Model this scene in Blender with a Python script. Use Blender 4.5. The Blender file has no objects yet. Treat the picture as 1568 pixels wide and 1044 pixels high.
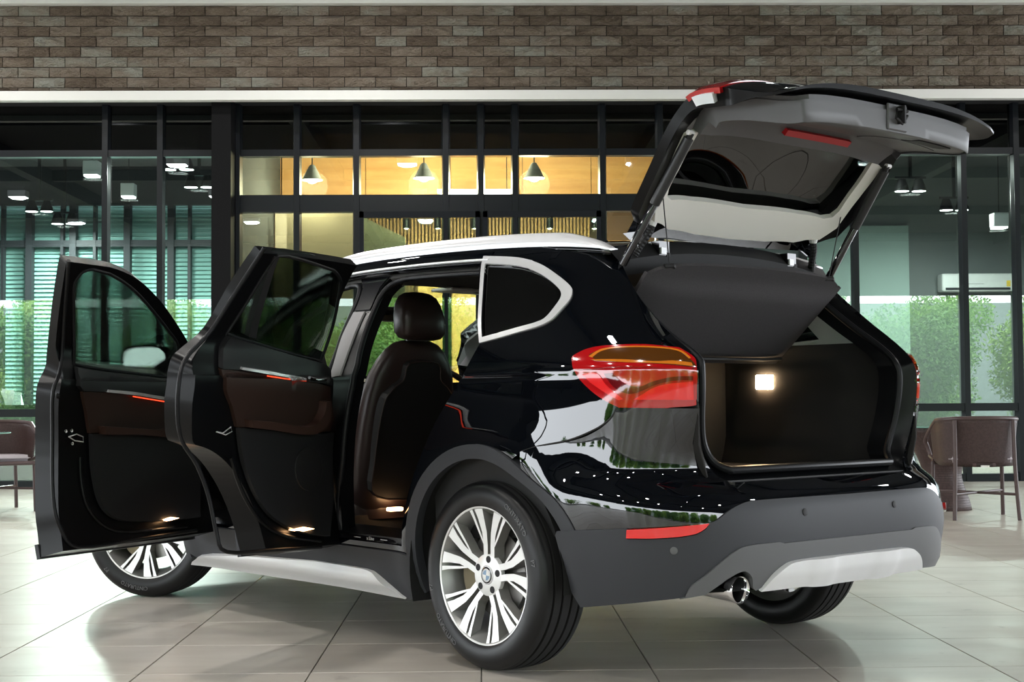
import bpy, bmesh, math, random
import numpy as np
from mathutils import Vector, Matrix
from mathutils.geometry import delaunay_2d_cdt
random.seed(7)
PI = math.pi
R = math.radians
scene = bpy.context.scene
COL = scene.collection

# ---------------------------------------------------------------- camera
W_PX, H_PX = 1568, 1044
F_PX, PITCH, YAW, ROLL, CAM_H = 2222.14, 0.0411, 0.0190, 0.0063, 0.9486
_fw = np.array([math.sin(YAW), math.cos(YAW), 0.0])
_rt = np.array([math.cos(YAW), -math.sin(YAW), 0.0])
_up = np.array([0.0, 0.0, 1.0])
C_FW = _fw * math.cos(PITCH) + _up * math.sin(PITCH)
_u2 = _up * math.cos(PITCH) - _fw * math.sin(PITCH)
C_RT = _rt * math.cos(ROLL) - _u2 * math.sin(ROLL)
C_UP = _u2 * math.cos(ROLL) + _rt * math.sin(ROLL)
C_POS = np.array([0.0, 0.0, CAM_H])
cam_data = bpy.data.cameras.new('camera')
cam_data.sensor_fit = 'HORIZONTAL'
cam_data.sensor_width = 36.0
cam_data.lens = F_PX * 36.0 / W_PX
cam_data.clip_end = 300
cam = bpy.data.objects.new('camera', cam_data)
COL.objects.link(cam)
cam.matrix_world = Matrix(((C_RT[0], C_UP[0], -C_FW[0], 0), (C_RT[1], C_UP[1], -C_FW[1], 0),
                           (C_RT[2], C_UP[2], -C_FW[2], CAM_H), (0, 0, 0, 1)))
scene.camera = cam

# ---------------------------------------------------------------- sky and exposure
world = bpy.data.worlds.new('overcast_sky')
scene.world = world
world.use_nodes = True
_bg = world.node_tree.nodes['Background']
_bg.inputs['Color'].default_value = (0.90, 0.95, 1.0, 1)
_bg.inputs['Strength'].default_value = 4.2
scene.view_settings.view_transform = 'Standard'
scene.view_settings.look = 'None'
scene.view_settings.exposure = 0.84
scene.view_settings.gamma = 1.0
scene.view_settings.use_curve_mapping = False
scene.cycles.use_denoising = True
scene.cycles.max_bounces = 12
scene.cycles.transparent_max_bounces = 16
scene.cycles.sample_clamp_indirect = 8.0

# ---------------------------------------------------------------- pixel helpers
def ray(px, py):
    return C_POS, C_FW + C_RT * (px - W_PX / 2) / F_PX - C_UP * (py - H_PX / 2) / F_PX
def wp(px, py, Y):
    """point of the photograph's pixel on the plane at distance Y parallel to the facade"""
    c, d = ray(px, py)
    return c + d * (Y / d[1])
def proj(P):
    d = np.asarray(P, float) - C_POS
    w = d @ C_FW
    return np.array([W_PX / 2 + F_PX * (d @ C_RT) / w, H_PX / 2 - F_PX * (d @ C_UP) / w])

# ---------------------------------------------------------------- materials
MATS = {}
def mat(name, col=(0.5, 0.5, 0.5), rough=0.5, metal=0.0, spec=0.5, coat=0.0, emit=None, estr=0.0, trans=0.0, ior=1.45, alpha=1.0):
    if name in MATS: return MATS[name]
    m = bpy.data.materials.new(name); m.use_nodes = True
    b = m.node_tree.nodes['Principled BSDF']
    b.inputs['Base Color'].default_value = (*col, 1)
    b.inputs['Roughness'].default_value = rough
    b.inputs['Metallic'].default_value = metal
    b.inputs['Specular IOR Level'].default_value = spec
    b.inputs['Coat Weight'].default_value = coat
    b.inputs['Coat Roughness'].default_value = 0.02
    b.inputs['Transmission Weight'].default_value = trans
    b.inputs['IOR'].default_value = ior
    if emit:
        b.inputs['Emission Color'].default_value = (*emit, 1)
        b.inputs['Emission Strength'].default_value = estr
    MATS[name] = m
    return m
def nodes_of(m): return m.node_tree.nodes, m.node_tree.links, m.node_tree.nodes['Principled BSDF']
def glass(name, tint=(1, 1, 1), refl=0.1, gloss_col=(1, 1, 1), rough=0.0):
    """thin pane: transparent tint under a mirror-like film whose share grows at grazing angles"""
    if name in MATS: return MATS[name]
    m = bpy.data.materials.new(name); m.use_nodes = True
    n, l = m.node_tree.nodes, m.node_tree.links
    n.clear()
    out = n.new('ShaderNodeOutputMaterial'); mix = n.new('ShaderNodeMixShader')
    tr = n.new('ShaderNodeBsdfTransparent'); gl = n.new('ShaderNodeBsdfGlossy')
    lw = n.new('ShaderNodeLayerWeight'); mp = n.new('ShaderNodeMapRange')
    lw.inputs['Blend'].default_value = 0.25
    mp.inputs['To Min'].default_value = refl; mp.inputs['To Max'].default_value = 0.9
    tr.inputs['Color'].default_value = (*tint, 1); gl.inputs['Color'].default_value = (*gloss_col, 1)
    gl.inputs['Roughness'].default_value = rough
    l.new(lw.outputs['Fresnel'], mp.inputs['Value'])
    l.new(mp.outputs['Result'], mix.inputs['Fac']); l.new(tr.outputs[0], mix.inputs[1]); l.new(gl.outputs[0], mix.inputs[2])
    l.new(mix.outputs[0], out.inputs['Surface'])
    MATS[name] = m
    return m
def noise_color(m, stops, scale=5.0, detail=6.0, coords='Object', vec_scale=(1, 1, 1), rough=0.6, rand=0.0, bump=0.0, bump_scale=None, bump_dist=0.01):
    """drive base colour of a material by a noise through a ramp, optionally shifted per object; add bump"""
    n, l, b = nodes_of(m)
    tc = n.new('ShaderNodeTexCoord'); mp = n.new('ShaderNodeMapping'); mp.inputs['Scale'].default_value = vec_scale
    l.new(tc.outputs[coords], mp.inputs['Vector'])
    src = mp.outputs['Vector']
    oi = n.new('ShaderNodeObjectInfo')
    if rand:
        ad = n.new('ShaderNodeVectorMath'); ad.operation = 'ADD'
        sc = n.new('ShaderNodeVectorMath'); sc.operation = 'SCALE'; sc.inputs['Scale'].default_value = 37.0
        cb = n.new('ShaderNodeCombineXYZ')
        for i in range(3): l.new(oi.outputs['Random'], cb.inputs[i])
        l.new(cb.outputs[0], sc.inputs[0]); l.new(src, ad.inputs[0]); l.new(sc.outputs[0], ad.inputs[1]); src = ad.outputs[0]
    nz = n.new('ShaderNodeTexNoise'); nz.inputs['Scale'].default_value = scale; nz.inputs['Detail'].default_value = detail; nz.inputs['Roughness'].default_value = rough
    l.new(src, nz.inputs['Vector'])
    rp = n.new('ShaderNodeValToRGB'); e = rp.color_ramp.elements
    while len(e) < len(stops): e.new(0.5)
    for k, (p, c) in enumerate(stops): e[k].position = p; e[k].color = (*c, 1)
    fac = nz.outputs['Fac']
    if rand:
        mm = n.new('ShaderNodeMath'); mm.operation = 'MULTIPLY_ADD'; mm.inputs[1].default_value = rand; 
        l.new(oi.outputs['Random'], mm.inputs[0])
        sb = n.new('ShaderNodeMath'); sb.operation = 'SUBTRACT'; sb.inputs[1].default_value = rand / 2
        l.new(nz.outputs['Fac'], sb.inputs[0]); l.new(sb.outputs[0], mm.inputs[2]); fac = mm.outputs[0]
    l.new(fac, rp.inputs['Fac']); l.new(rp.outputs['Color'], b.inputs['Base Color'])
    if bump:
        n2 = n.new('ShaderNodeTexNoise'); n2.inputs['Scale'].default_value = bump_scale or scale * 3; n2.inputs['Detail'].default_value = 8
        l.new(src, n2.inputs['Vector'])
        bp = n.new('ShaderNodeBump'); bp.inputs['Strength'].default_value = bump; bp.inputs['Distance'].default_value = bump_dist
        l.new(n2.outputs['Fac'], bp.inputs['Height']); l.new(bp.outputs[0], b.inputs['Normal'])
    return m

# ---------------------------------------------------------------- mesh helpers
def tag(o, label=None, category=None, group=None, kind=None):
    if label: o['label'] = label
    if category: o['category'] = category
    if group: o['group'] = group
    if kind: o['kind'] = kind
    return o
def empty(name, loc=(0, 0, 0), rz=0.0):
    o = bpy.data.objects.new(name, None); COL.objects.link(o)
    o.location = loc; o.rotation_euler = (0, 0, rz); o.empty_display_size = 0.1
    return o
def link(name, me, parent=None, m=None):
    o = bpy.data.objects.new(name, me); COL.objects.link(o)
    if m is not None and not me.materials:
        for x in (m if isinstance(m, (list, tuple)) else [m]): me.materials.append(x)
    if parent is not None: o.parent = parent
    return o
def mesh(name, V, Fc, m=None, parent=None, smooth=True, normals=None, mi=None, angle=None):
    me = bpy.data.meshes.new(name)
    me.from_pydata([tuple(map(float, v)) for v in V], [], [tuple(map(int, f)) for f in Fc])
    if mi is not None: me.polygons.foreach_set('material_index', np.asarray(mi, dtype=np.int32))
    me.polygons.foreach_set('use_smooth', np.full(len(me.polygons), bool(smooth)))
    me.update()
    if smooth and angle is not None:
        me.set_sharp_from_angle(angle=R(angle))
    if normals is not None:
        me.normals_split_custom_set_from_vertices([tuple(map(float, v)) for v in normals])
    return link(name, me, parent, m)
class MB:
    """collects shapes into one mesh"""
    def __init__(s): s.v = []; s.f = []; s.mi = []
    def add(s, V, Fc, mi=0):
        b = len(s.v); s.v += [tuple(v) for v in V]; s.f += [tuple(b + i for i in f) for f in Fc]; s.mi += [mi] * len(Fc); return s
    def box(s, a, b, mi=0):
        (x0, y0, z0), (x1, y1, z1) = a, b
        V = [(x0, y0, z0), (x1, y0, z0), (x1, y1, z0), (x0, y1, z0), (x0, y0, z1), (x1, y0, z1), (x1, y1, z1), (x0, y1, z1)]
        return s.add(V, [(0, 3, 2, 1), (4, 5, 6, 7), (0, 1, 5, 4), (1, 2, 6, 5), (2, 3, 7, 6), (3, 0, 4, 7)], mi)
    def tube(s, pts, rad, n=10, closed=False, mi=0, caps=True):
        P = [np.asarray(p, float) for p in pts]; m = len(P)
        rad = rad if isinstance(rad, (list, tuple, np.ndarray)) else [rad] * m
        V = []; up = None
        for i in range(m):
            a = P[(i - 1) % m] if (closed or i > 0) else P[i]
            b = P[(i + 1) % m] if (closed or i < m - 1) else P[i]
            t = b - a; t = t / (np.linalg.norm(t) + 1e-12)
            if up is None:
                up = np.array([0, 0, 1.0]) if abs(t[2]) < 0.9 else np.array([1.0, 0, 0])
            u = up - t * (up @ t); u /= np.linalg.norm(u) + 1e-12; w = np.cross(t, u); up = u
            for k in range(n):
                an = 2 * PI * k / n
                V.append(P[i] + rad[i] * (u * math.cos(an) + w * math.sin(an)))
        Fc = []
        for i in range(m if closed else m - 1):
            j = (i + 1) % m
            for k in range(n):
                Fc.append((i * n + k, i * n + (k + 1) % n, j * n + (k + 1) % n, j * n + k))
        if caps and not closed:
            Fc.append(tuple(range(n))[::-1]); Fc.append(tuple((m - 1) * n + k for k in range(n)))
        return s.add(V, Fc, mi)
    def lathe(s, prof, n=32, axis='z', c=(0, 0, 0), mi=0, cap=True):
        """prof: (radius, height) list"""
        V = []
        for (r, h) in prof:
            for k in range(n):
                a = 2 * PI * k / n; x, y = r * math.cos(a), r * math.sin(a)
                V.append({'z': (c[0] + x, c[1] + y, c[2] + h), 'y': (c[0] + x, c[1] + h, c[2] - y), 'x': (c[0] + h, c[1] + x, c[2] + y)}[axis])
        Fc = []
        for i in range(len(prof) - 1):
            for k in range(n): Fc.append((i * n + k, i * n + (k + 1) % n, (i + 1) * n + (k + 1) % n, (i + 1) * n + k))
        if cap:
            Fc.append(tuple(range(n))[::-1]); Fc.append(tuple((len(prof) - 1) * n + k for k in range(n)))
        return s.add(V, Fc, mi)
    def build(s, name, m=None, parent=None, smooth=False, angle=35):
        return mesh(name, s.v, s.f, m, parent, smooth, mi=s.mi, angle=angle if smooth else None)
def box_obj(name, a, b, m, parent=None, bevel=0.0, seg=1):
    bm = bmesh.new(); s = MB().box(a, b)
    vs = [bm.verts.new(v) for v in s.v]
    for f in s.f: bm.faces.new([vs[i] for i in f])
    if bevel: bmesh.ops.bevel(bm, geom=bm.edges[:], offset=bevel, segments=seg, affect='EDGES', profile=0.6)
    me = bpy.data.meshes.new(name); bm.to_mesh(me); bm.free()
    if bevel and seg > 1: me.polygons.foreach_set('use_smooth', [True] * len(me.polygons)); me.set_sharp_from_angle(angle=R(50))
    return link(name, me, parent, m)
def spline(xs, ys):
    """natural cubic spline, vectorised, linear outside"""
    xs = np.asarray(xs, float); ys = np.asarray(ys, float); n = len(xs); h = np.diff(xs)
    A = np.eye(n); b = np.zeros(n)
    for i in range(1, n - 1):
        A[i, i - 1], A[i, i], A[i, i + 1] = h[i - 1], 2 * (h[i - 1] + h[i]), h[i]
        b[i] = 6 * ((ys[i + 1] - ys[i]) / h[i] - (ys[i] - ys[i - 1]) / h[i - 1])
    M = np.linalg.solve(A, b)
    def f(x):
        x = np.asarray(x, float); xc = np.clip(x, xs[0], xs[-1])
        i = np.clip(np.searchsorted(xs, xc) - 1, 0, n - 2)
        t0 = xs[i + 1] - xc; t1 = xc - xs[i]; hh = h[i]
        y = M[i] * t0 ** 3 / (6 * hh) + M[i + 1] * t1 ** 3 / (6 * hh) + (ys[i] / hh - M[i] * hh / 6) * t0 + (ys[i + 1] / hh - M[i + 1] * hh / 6) * t1
        return y
    return f
def catmull(P, n=6, closed=False):
    P = [np.asarray(p, float) for p in P]; m = len(P); out = []
    for i in range(m if closed else m - 1):
        g = lambda j: P[j % m] if closed else P[min(max(j, 0), m - 1)]
        a, b, c, d = g(i - 1), g(i), g(i + 1), g(i + 2)
        for k in range(n):
            t = k / n
            out.append(0.5 * ((2 * b) + (-a + c) * t + (2 * a - 5 * b + 4 * c - d) * t * t + (-a + 3 * b - 3 * c + d) * t ** 3))
    if not closed: out.append(P[-1])
    return out
# ================================================================ SETTING
YF = 16.5                                   # the glass front
def fx(px, y=400, Y=YF): return wp(px, y, Y)[0]
def fz(py, x=700, Y=YF): return wp(x, py, Y)[2]

# ---- floor: 0.6 m tiles
TILE = 0.6; XO, YO = -0.0164, 7.5424
m_tile = mat('honed_concrete_tile', rough=0.22, spec=0.34)
noise_color(m_tile, [(0.2, (0.40, 0.365, 0.32)), (0.5, (0.475, 0.44, 0.39)), (0.8, (0.53, 0.495, 0.445))], scale=1.6, vec_scale=(0.8, 4.2, 1), rand=0.14, bump=0.02, bump_scale=30, bump_dist=0.002)
def add_rough(m, lo, hi, scale):
    n, l, b = nodes_of(m)
    tc = n.new('ShaderNodeTexCoord'); nz = n.new('ShaderNodeTexNoise'); nz.inputs['Scale'].default_value = scale; nz.inputs['Detail'].default_value = 5
    mp = n.new('ShaderNodeMapRange'); mp.inputs['To Min'].default_value = lo; mp.inputs['To Max'].default_value = hi
    l.new(tc.outputs['Object'], nz.inputs['Vector']); l.new(nz.outputs['Fac'], mp.inputs['Value']); l.new(mp.outputs['Result'], b.inputs['Roughness'])
add_rough(m_tile, 0.20, 0.44, 3.0)
def tint_layer(m, col, scale, lo, hi, rnd):
    """blend a second, patchy colour over the material's base colour"""
    n, l, b = nodes_of(m); src = b.inputs['Base Color'].links[0].from_socket
    tc = n.new('ShaderNodeTexCoord'); oi = n.new('ShaderNodeObjectInfo'); ad = n.new('ShaderNodeVectorMath'); ad.operation = 'MULTIPLY_ADD'
    cb = n.new('ShaderNodeCombineXYZ'); [l.new(oi.outputs['Random'], cb.inputs[i]) for i in range(3)]
    ad.inputs[1].default_value = (rnd, rnd, rnd); l.new(cb.outputs[0], ad.inputs[0]); l.new(tc.outputs['Object'], ad.inputs[2])
    nz = n.new('ShaderNodeTexNoise'); nz.inputs['Scale'].default_value = scale; nz.inputs['Detail'].default_value = 7; l.new(ad.outputs[0], nz.inputs['Vector'])
    mp = n.new('ShaderNodeMapRange'); mp.inputs['From Min'].default_value = lo; mp.inputs['From Max'].default_value = hi; l.new(nz.outputs['Fac'], mp.inputs['Value'])
    mx = n.new('ShaderNodeMix'); mx.data_type = 'RGBA'; l.new(mp.outputs['Result'], mx.inputs['Factor']); l.new(src, mx.inputs[6]); mx.inputs[7].default_value = (*col, 1); l.new(mx.outputs[2], b.inputs['Base Color'])
tint_layer(m_tile, (0.30, 0.27, 0.24), 9.0, 0.66, 0.80, 51.0)
m_grout = mat('dark_grout', (0.10, 0.095, 0.09), 0.9)
floor = MB().box((-26, -30, -0.06), (26, 30, -0.006)).build('floor', m_grout)
tag(floor, 'pale grey beige tiled showroom forecourt floor', kind='structure')
def tile_mesh():
    g = TILE / 2 - 0.0022; bm = bmesh.new(); s = MB().box((-g, -g, -0.02), (g, g, 0))
    vs = [bm.verts.new(v) for v in s.v]
    for f in s.f: bm.faces.new([vs[i] for i in f])
    top = [e for e in bm.edges if all(v.co.z > -0.001 for v in e.verts)]
    bmesh.ops.bevel(bm, geom=top, offset=0.0015, segments=1, affect='EDGES')
    me = bpy.data.meshes.new('tile'); bm.to_mesh(me); bm.free(); me.materials.append(m_tile); return me
tile_me = tile_mesh()
far = MB()
cells = []
for j in range(-30, 36):
    for i in range(-26, 27):
        cx, cy = XO + TILE * (i + 0.5), YO + TILE * (j + 0.5)
        seen = False
        if cy > 3.6 and cy < YF + 0.2:
            for (a, b) in ((-.3, -.3), (.3, -.3), (.3, .3), (-.3, .3), (0, 0)):
                p = proj((cx + a, cy + b, 0))
                if -8 < p[0] < W_PX + 8 and p[1] < H_PX + 8: seen = True
        cells.append((not seen, cy, cx, cy))
cells.sort()
n_t = 0
for (ns, _, cx, cy) in cells:
    if not ns and n_t < 300:
        o = bpy.data.objects.new('tile', tile_me); COL.objects.link(o); o.location = (cx, cy, 0); o.parent = floor; n_t += 1
    elif abs(cx) < 15 and -12 < cy < YF + 7:
        g = TILE / 2 - 0.0022; far.box((cx - g, cy - g, -0.02), (cx + g, cy + g, 0))
tag(far.build('tile_field', m_tile, floor), kind='stuff')
m_road = mat('asphalt_outside', (0.16, 0.16, 0.155), 0.85)

# ---- canopy ceiling, dark, with steel beams
m_ceil = mat('dark_canopy_deck', (0.032, 0.034, 0.038), 0.7)
m_steel = mat('dark_grey_steel', (0.022, 0.025, 0.029), 0.5, spec=0.2)
CEIL = 5.75
ceil = MB().box((-20, -9, CEIL), (20, YF - 0.6, CEIL + 0.15)).build('ceiling', m_ceil)
tag(ceil, 'dark canopy deck over the forecourt', kind='structure')
for k, x in enumerate((-15, -9, -3, 3, 9, 15)):
    MB().box((x - 0.12, -9, CEIL - 0.32), (x + 0.12, YF - 0.7, CEIL)).build('beam', m_steel, ceil)
for k, y in enumerate((-8.9, -3, 3, 9, 15)):
    MB().box((-20, y - 0.1, CEIL - 0.22), (20, y + 0.1, CEIL)).build('beam', m_steel, ceil)
MB().box((-20, -9.3, 3.95), (20, -9.0, CEIL + 0.2)).build('fascia', m_ceil, ceil)
for x in (-20.0, 20.0): MB().box((x - .15, -9, 4.1), (x + .15, YF - 0.6, CEIL + 0.2)).build('fascia', m_ceil, ceil)

# ---- stone clad band above the glass
m_stone = mat('split_slate_stone', rough=0.72, spec=0.35)
noise_color(m_stone, [(0.2, (0.130, 0.098, 0.074)), (0.42, (0.190, 0.150, 0.116)), (0.60, (0.235, 0.194, 0.156)), (0.78, (0.265, 0.250, 0.210)), (0.92, (0.315, 0.318, 0.280))],
            scale=3.0, vec_scale=(1, 1, 2.0), rand=0.62, bump=1.0, bump_scale=34, bump_dist=0.035)
m_joint = mat('stone_backing', (0.05, 0.042, 0.036), 0.9)
YB = YF - 0.55                                # the band stands proud of the glass
z_b0, z_b1 = wp(700, 140.5, YB)[2], wp(700, 9, YB)[2]
wall = MB().box((-13, YB, z_b0 - 0.02), (13, YB + 0.5, z_b1 + 0.02)).build('wall_back', m_joint)
tag(wall, 'split slate stone clad band above the showroom glass', kind='structure')
row_h = (wp(700, 100, YB)[2] - wp(700, 115.6, YB)[2]); bw = wp(747.2, 100, YB)[0] - wp(700, 100, YB)[0]
def stone_mesh(k):
    rnd = random.Random(k); nx, nz = 5, 3; V = []; Fc = []
    for j in range(nz + 1):
        for i in range(nx + 1):
            edge = i in (0, nx) or j in (0, nz)
            V.append(((i / nx - 0.5) * (bw - 0.010), -(0.010 + rnd.random() * 0.012 if edge else 0.018 + rnd.random() * 0.040), (j / nz - 0.5) * (row_h - 0.010)))
    for j in range(nz):
        for i in range(nx): a = j * (nx + 1) + i; Fc.append((a, a + 1, a + nx + 2, a + nx + 1))
    ring = list(range(nx + 1)) + [j * (nx + 1) + nx for j in range(1, nz + 1)] + [nz * (nx + 1) + i for i in range(nx - 1, -1, -1)] + [j * (nx + 1) for j in range(nz - 1, 0, -1)]
    b = len(V)
    for r in ring: V.append((V[r][0], 0.0, V[r][2]))
    for q in range(len(ring)): p = (q + 1) % len(ring); Fc.append((ring[q], b + q, b + p, ring[p]))
    me = bpy.data.meshes.new('brick'); me.from_pydata(V, [], Fc); me.materials.append(m_stone); me.update(); return me
stones = [stone_mesh(k) for k in range(8)]
z0 = z_b1; rows = int(math.ceil((z_b1 - z_b0) / row_h)); x_ref = wp(52.5, 60, YB)[0]
fill = MB(); nb = 0
for r_ in range(rows):
    zc = z_b1 - (r_ + 0.5) * row_h; hh = 1.0
    if zc - row_h / 2 < z_b0: hh = (zc + row_h / 2 - z_b0) / row_h; zc = (zc + row_h / 2 + z_b0) / 2
    if hh < 0.12: continue
    for i in range(-24, 40):
        xc = x_ref + (i + (0.5 if r_ % 2 else 0.0)) * bw
        p = proj((xc, YB, zc)); 
        if abs(xc) > 12.8: continue
        if -26 < p[0] < W_PX + 26:
            o = bpy.data.objects.new('brick', stones[(i * 7 + r_ * 3) % 8]); COL.objects.link(o); o.parent = wall
            o.location = (xc, YB, zc); o.scale = (1, 1, hh); nb += 1
            if (i + r_) % 3 == 0: o.scale[0] = -1; 
        else:
            fill.box((xc - bw / 2 + .003, YB - 0.02 - 0.015 * random.random(), zc - row_h / 2 * hh + .003), (xc + bw / 2 - .003, YB, zc + row_h / 2 * hh - .003))
if fill.f: tag(fill.build('brick_field', m_stone, wall), kind='stuff')
m_white = mat('white_painted_trim', (0.86, 0.86, 0.84), 0.5)
t1 = MB().box((-13, YB - 0.09, wp(700, 152.2, YB - .09)[2]), (13, YB + 0.02, z_b0)).build('trim_1', m_white); tag(t1, 'white painted strip under the stone band', kind='structure')
MB().box((-13, YB + 0.02, z_b0 - 0.04), (13, YF + 0.05, z_b0)).build('soffit', m_ceil, t1)
t2 = MB().box((-13, YB - 0.12, z_b1), (13, YB + 0.5, z_b1 + 0.34)).build('trim_2', m_white); tag(t2, 'white painted strip above the stone band', kind='structure')
MB().box((-13, YB + 0.02, z_b1 + 0.3), (13, YB + 0.5, CEIL + 0.1)).build('upper_wall', m_white, t2)

# ---- aluminium framed glass front
m_alu = mat('charcoal_aluminium_frame', (0.009, 0.011, 0.015), 0.30, metal=0.0, spec=0.3)
m_aluedge = mat('bare_aluminium_edge', (0.30, 0.30, 0.33), 0.4, metal=0.3)
m_pane = glass('showroom_pane', (0.72, 0.82, 0.80), 0.135)
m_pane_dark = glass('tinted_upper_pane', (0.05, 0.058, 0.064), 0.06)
ZTOP = wp(700, 153, YF)[2] + 0.15
Z = lambda py: fz(py)
def bar_v(parent, pxc, wpx, z0, z1, y=YF, d=0.10, name='mullion'):
    x = fx(pxc); w = wpx / F_PX * YF / 2
    o = MB().box((x - w, y - d, z0), (x + w, y + 0.04, z1)).build(name, m_alu, parent)
    for s in (-1, 1):                              # chamfer strips along both sides, in the frame's own charcoal
        e = MB(); xa = x + s * w; xb = x + s * (w + 0.016)
        e.add([(xa, y - d + .004, z0), (xb, y - 0.02, z0), (xb, y - 0.02, z1), (xa, y - d + .004, z1)], [(0, 1, 2, 3) if s > 0 else (3, 2, 1, 0)])
        e.build('edge_strip', m_alu, o)
    return o
def bar_h(parent, x0, x1, za, zb, y=YF, d=0.085, name='transom'):
    return MB().box((x0, y - d, za), (x1, y + 0.04, zb)).build(name, m_alu, parent)
def pane(parent, x0, x1, z0, z1, m=None, y=YF):
    return MB().box((x0, y - 0.006, z0), (x1, y + 0.006, z1)).build('pane', m or m_pane, parent)
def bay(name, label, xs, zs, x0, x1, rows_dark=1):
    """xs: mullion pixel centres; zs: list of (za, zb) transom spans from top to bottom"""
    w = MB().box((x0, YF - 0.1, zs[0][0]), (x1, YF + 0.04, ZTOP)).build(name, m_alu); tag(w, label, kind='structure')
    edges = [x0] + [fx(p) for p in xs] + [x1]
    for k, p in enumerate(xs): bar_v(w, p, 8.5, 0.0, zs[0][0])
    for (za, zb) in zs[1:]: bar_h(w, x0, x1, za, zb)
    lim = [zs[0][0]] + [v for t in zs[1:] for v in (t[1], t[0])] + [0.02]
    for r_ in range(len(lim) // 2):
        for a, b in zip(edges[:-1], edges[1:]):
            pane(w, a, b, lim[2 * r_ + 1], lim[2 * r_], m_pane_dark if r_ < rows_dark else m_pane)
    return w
COLX0, COLX1 = fx(334), fx(363)
T0 = (Z(161), None); T1 = (Z(240), Z(230)); T2 = (Z(325), Z(299)); RAIL = (Z(634), Z(622)); BOT = (0.0, 0.085)
xl = [-370, -285, -200, -115, -30, 163, 247]
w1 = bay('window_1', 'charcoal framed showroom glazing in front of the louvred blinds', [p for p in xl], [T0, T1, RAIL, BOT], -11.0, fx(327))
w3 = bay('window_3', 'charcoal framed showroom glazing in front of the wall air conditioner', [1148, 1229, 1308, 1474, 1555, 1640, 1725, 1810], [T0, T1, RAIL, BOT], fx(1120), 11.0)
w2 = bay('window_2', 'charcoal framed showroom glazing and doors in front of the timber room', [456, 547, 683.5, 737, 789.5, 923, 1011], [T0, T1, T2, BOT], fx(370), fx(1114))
for o, xa in ((w1, 331), (w2, 366.5), (w2, 1117), (w3, 1119)):
    bar_v(o, xa, 6, 0.0, ZTOP, d=0.12, name='jamb')
col = MB().box((COLX0, YF - 0.42, 0), (COLX1, YF - 0.02, z_b0)).build('column', mat('black_clad_column', (0.008, 0.008, 0.009), 0.6, spec=0.1)); tag(col, 'slim black column between the glazing bays', kind='structure')
col2 = MB().box((fx(1106), YF - 0.42, 0), (fx(1132), YF - 0.02, z_b0)).build('column', MATS['black_clad_column']); tag(col2, 'slim black column behind the raised tailgate', kind='structure')
# glazed doors inside the centre bay
m_dframe = mat('door_frame_charcoal', (0.014, 0.016, 0.020), 0.5, spec=0.1)
for (a, b) in ((552, 735), (740, 919)):
    xa, xb = fx(a), fx(b); zt = Z(326)
    d = MB()
    d.box((xa, YF - 0.16, zt - 0.07), (xb, YF - 0.10, zt)); d.box((xa, YF - 0.16, 0.03), (xb, YF - 0.10, 0.22))
    d.box((xa, YF - 0.16, 0.03), (xa + 0.05, YF - 0.10, zt)); d.box((xb - 0.05, YF - 0.16, 0.03), (xb, YF - 0.10, zt))
    o = d.build('door_1' if a == 552 else 'door_2', m_dframe)
    tag(o, 'glazed swing door whose frame meets the timber room %s' % ('beside the louvred bay' if a == 552 else 'beside the stone column'), kind='structure')
    xm = fx(683.5 if a == 552 else 789.5)
    MB().box((xm - 0.02, YF - 0.158, 0.1), (xm + 0.02, YF - 0.104, zt - .02)).build('stile', m_dframe, o)
    MB().box((xa + .04, YF - 0.135, 0.2), (xb - .04, YF - 0.125, zt - 0.06)).build('pane', m_pane, o)
    hx = xb - 0.09 if a == 552 else xa + 0.09
    MB().tube([(hx, YF - 0.21, 0.85), (hx, YF - 0.21, 1.55)], 0.014, 10).build('pull_handle', m_aluedge, o, smooth=True)

# ---- rooms behind the glass
m_iceil = mat('dark_room_ceiling', (0.045, 0.05, 0.054), 0.8)
m_iwall = mat('grey_room_wall', (0.16, 0.18, 0.18), 0.8)
m_teal = mat('pale_teal_panel', (0.34, 0.45, 0.42), 0.7)
m_ply = mat('plywood_panel', rough=0.55)
noise_color(m_ply, [(0.3, (0.52, 0.26, 0.085)), (0.7, (0.66, 0.37, 0.14))], scale=1.6, vec_scale=(0.6, 1, 5), bump=0.0)
m_slat = mat('oak_slat', rough=0.55)
noise_color(m_slat, [(0.3, (0.27, 0.135, 0.055)), (0.7, (0.40, 0.21, 0.095))], scale=3, vec_scale=(4, 4, 0.5))
XA, XB = (COLX0 + COLX1) / 2, (fx(1106) + fx(1132)) / 2
YR = 23.0
def structure(o, label): return tag(o, label, kind='structure')
structure(MB().box((-11, YF + 0.06, 4.7), (11, YR + 0.2, 4.85)).build('ceiling_inside', m_iceil), 'dark ceiling inside the showroom')
structure(MB().box((-11.2, YF + 0.05, 0), (-11, YR, 4.7)).build('wall_side', m_iwall), 'grey side wall beyond the louvred room')
structure(MB().box((11, YF + 0.05, 0), (11.2, YR, 4.7)).build('wall_side', m_iwall), 'grey side wall beyond the air conditioned office')
structure(MB().box((XA - 0.08, YF + 0.06, 0), (XA + 0.08, YR, 4.7)).build('wall_partition', mat('dark_partition', (0.05, 0.055, 0.055), 0.8)), 'dark partition between louvred room and timber room')
structure(MB().box((XB - 0.08, YF + 0.06, 0), (XB + 0.08, YR, 4.7)).build('wall_partition', MATS['dark_partition']), 'dark partition between timber room and office')
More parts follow.
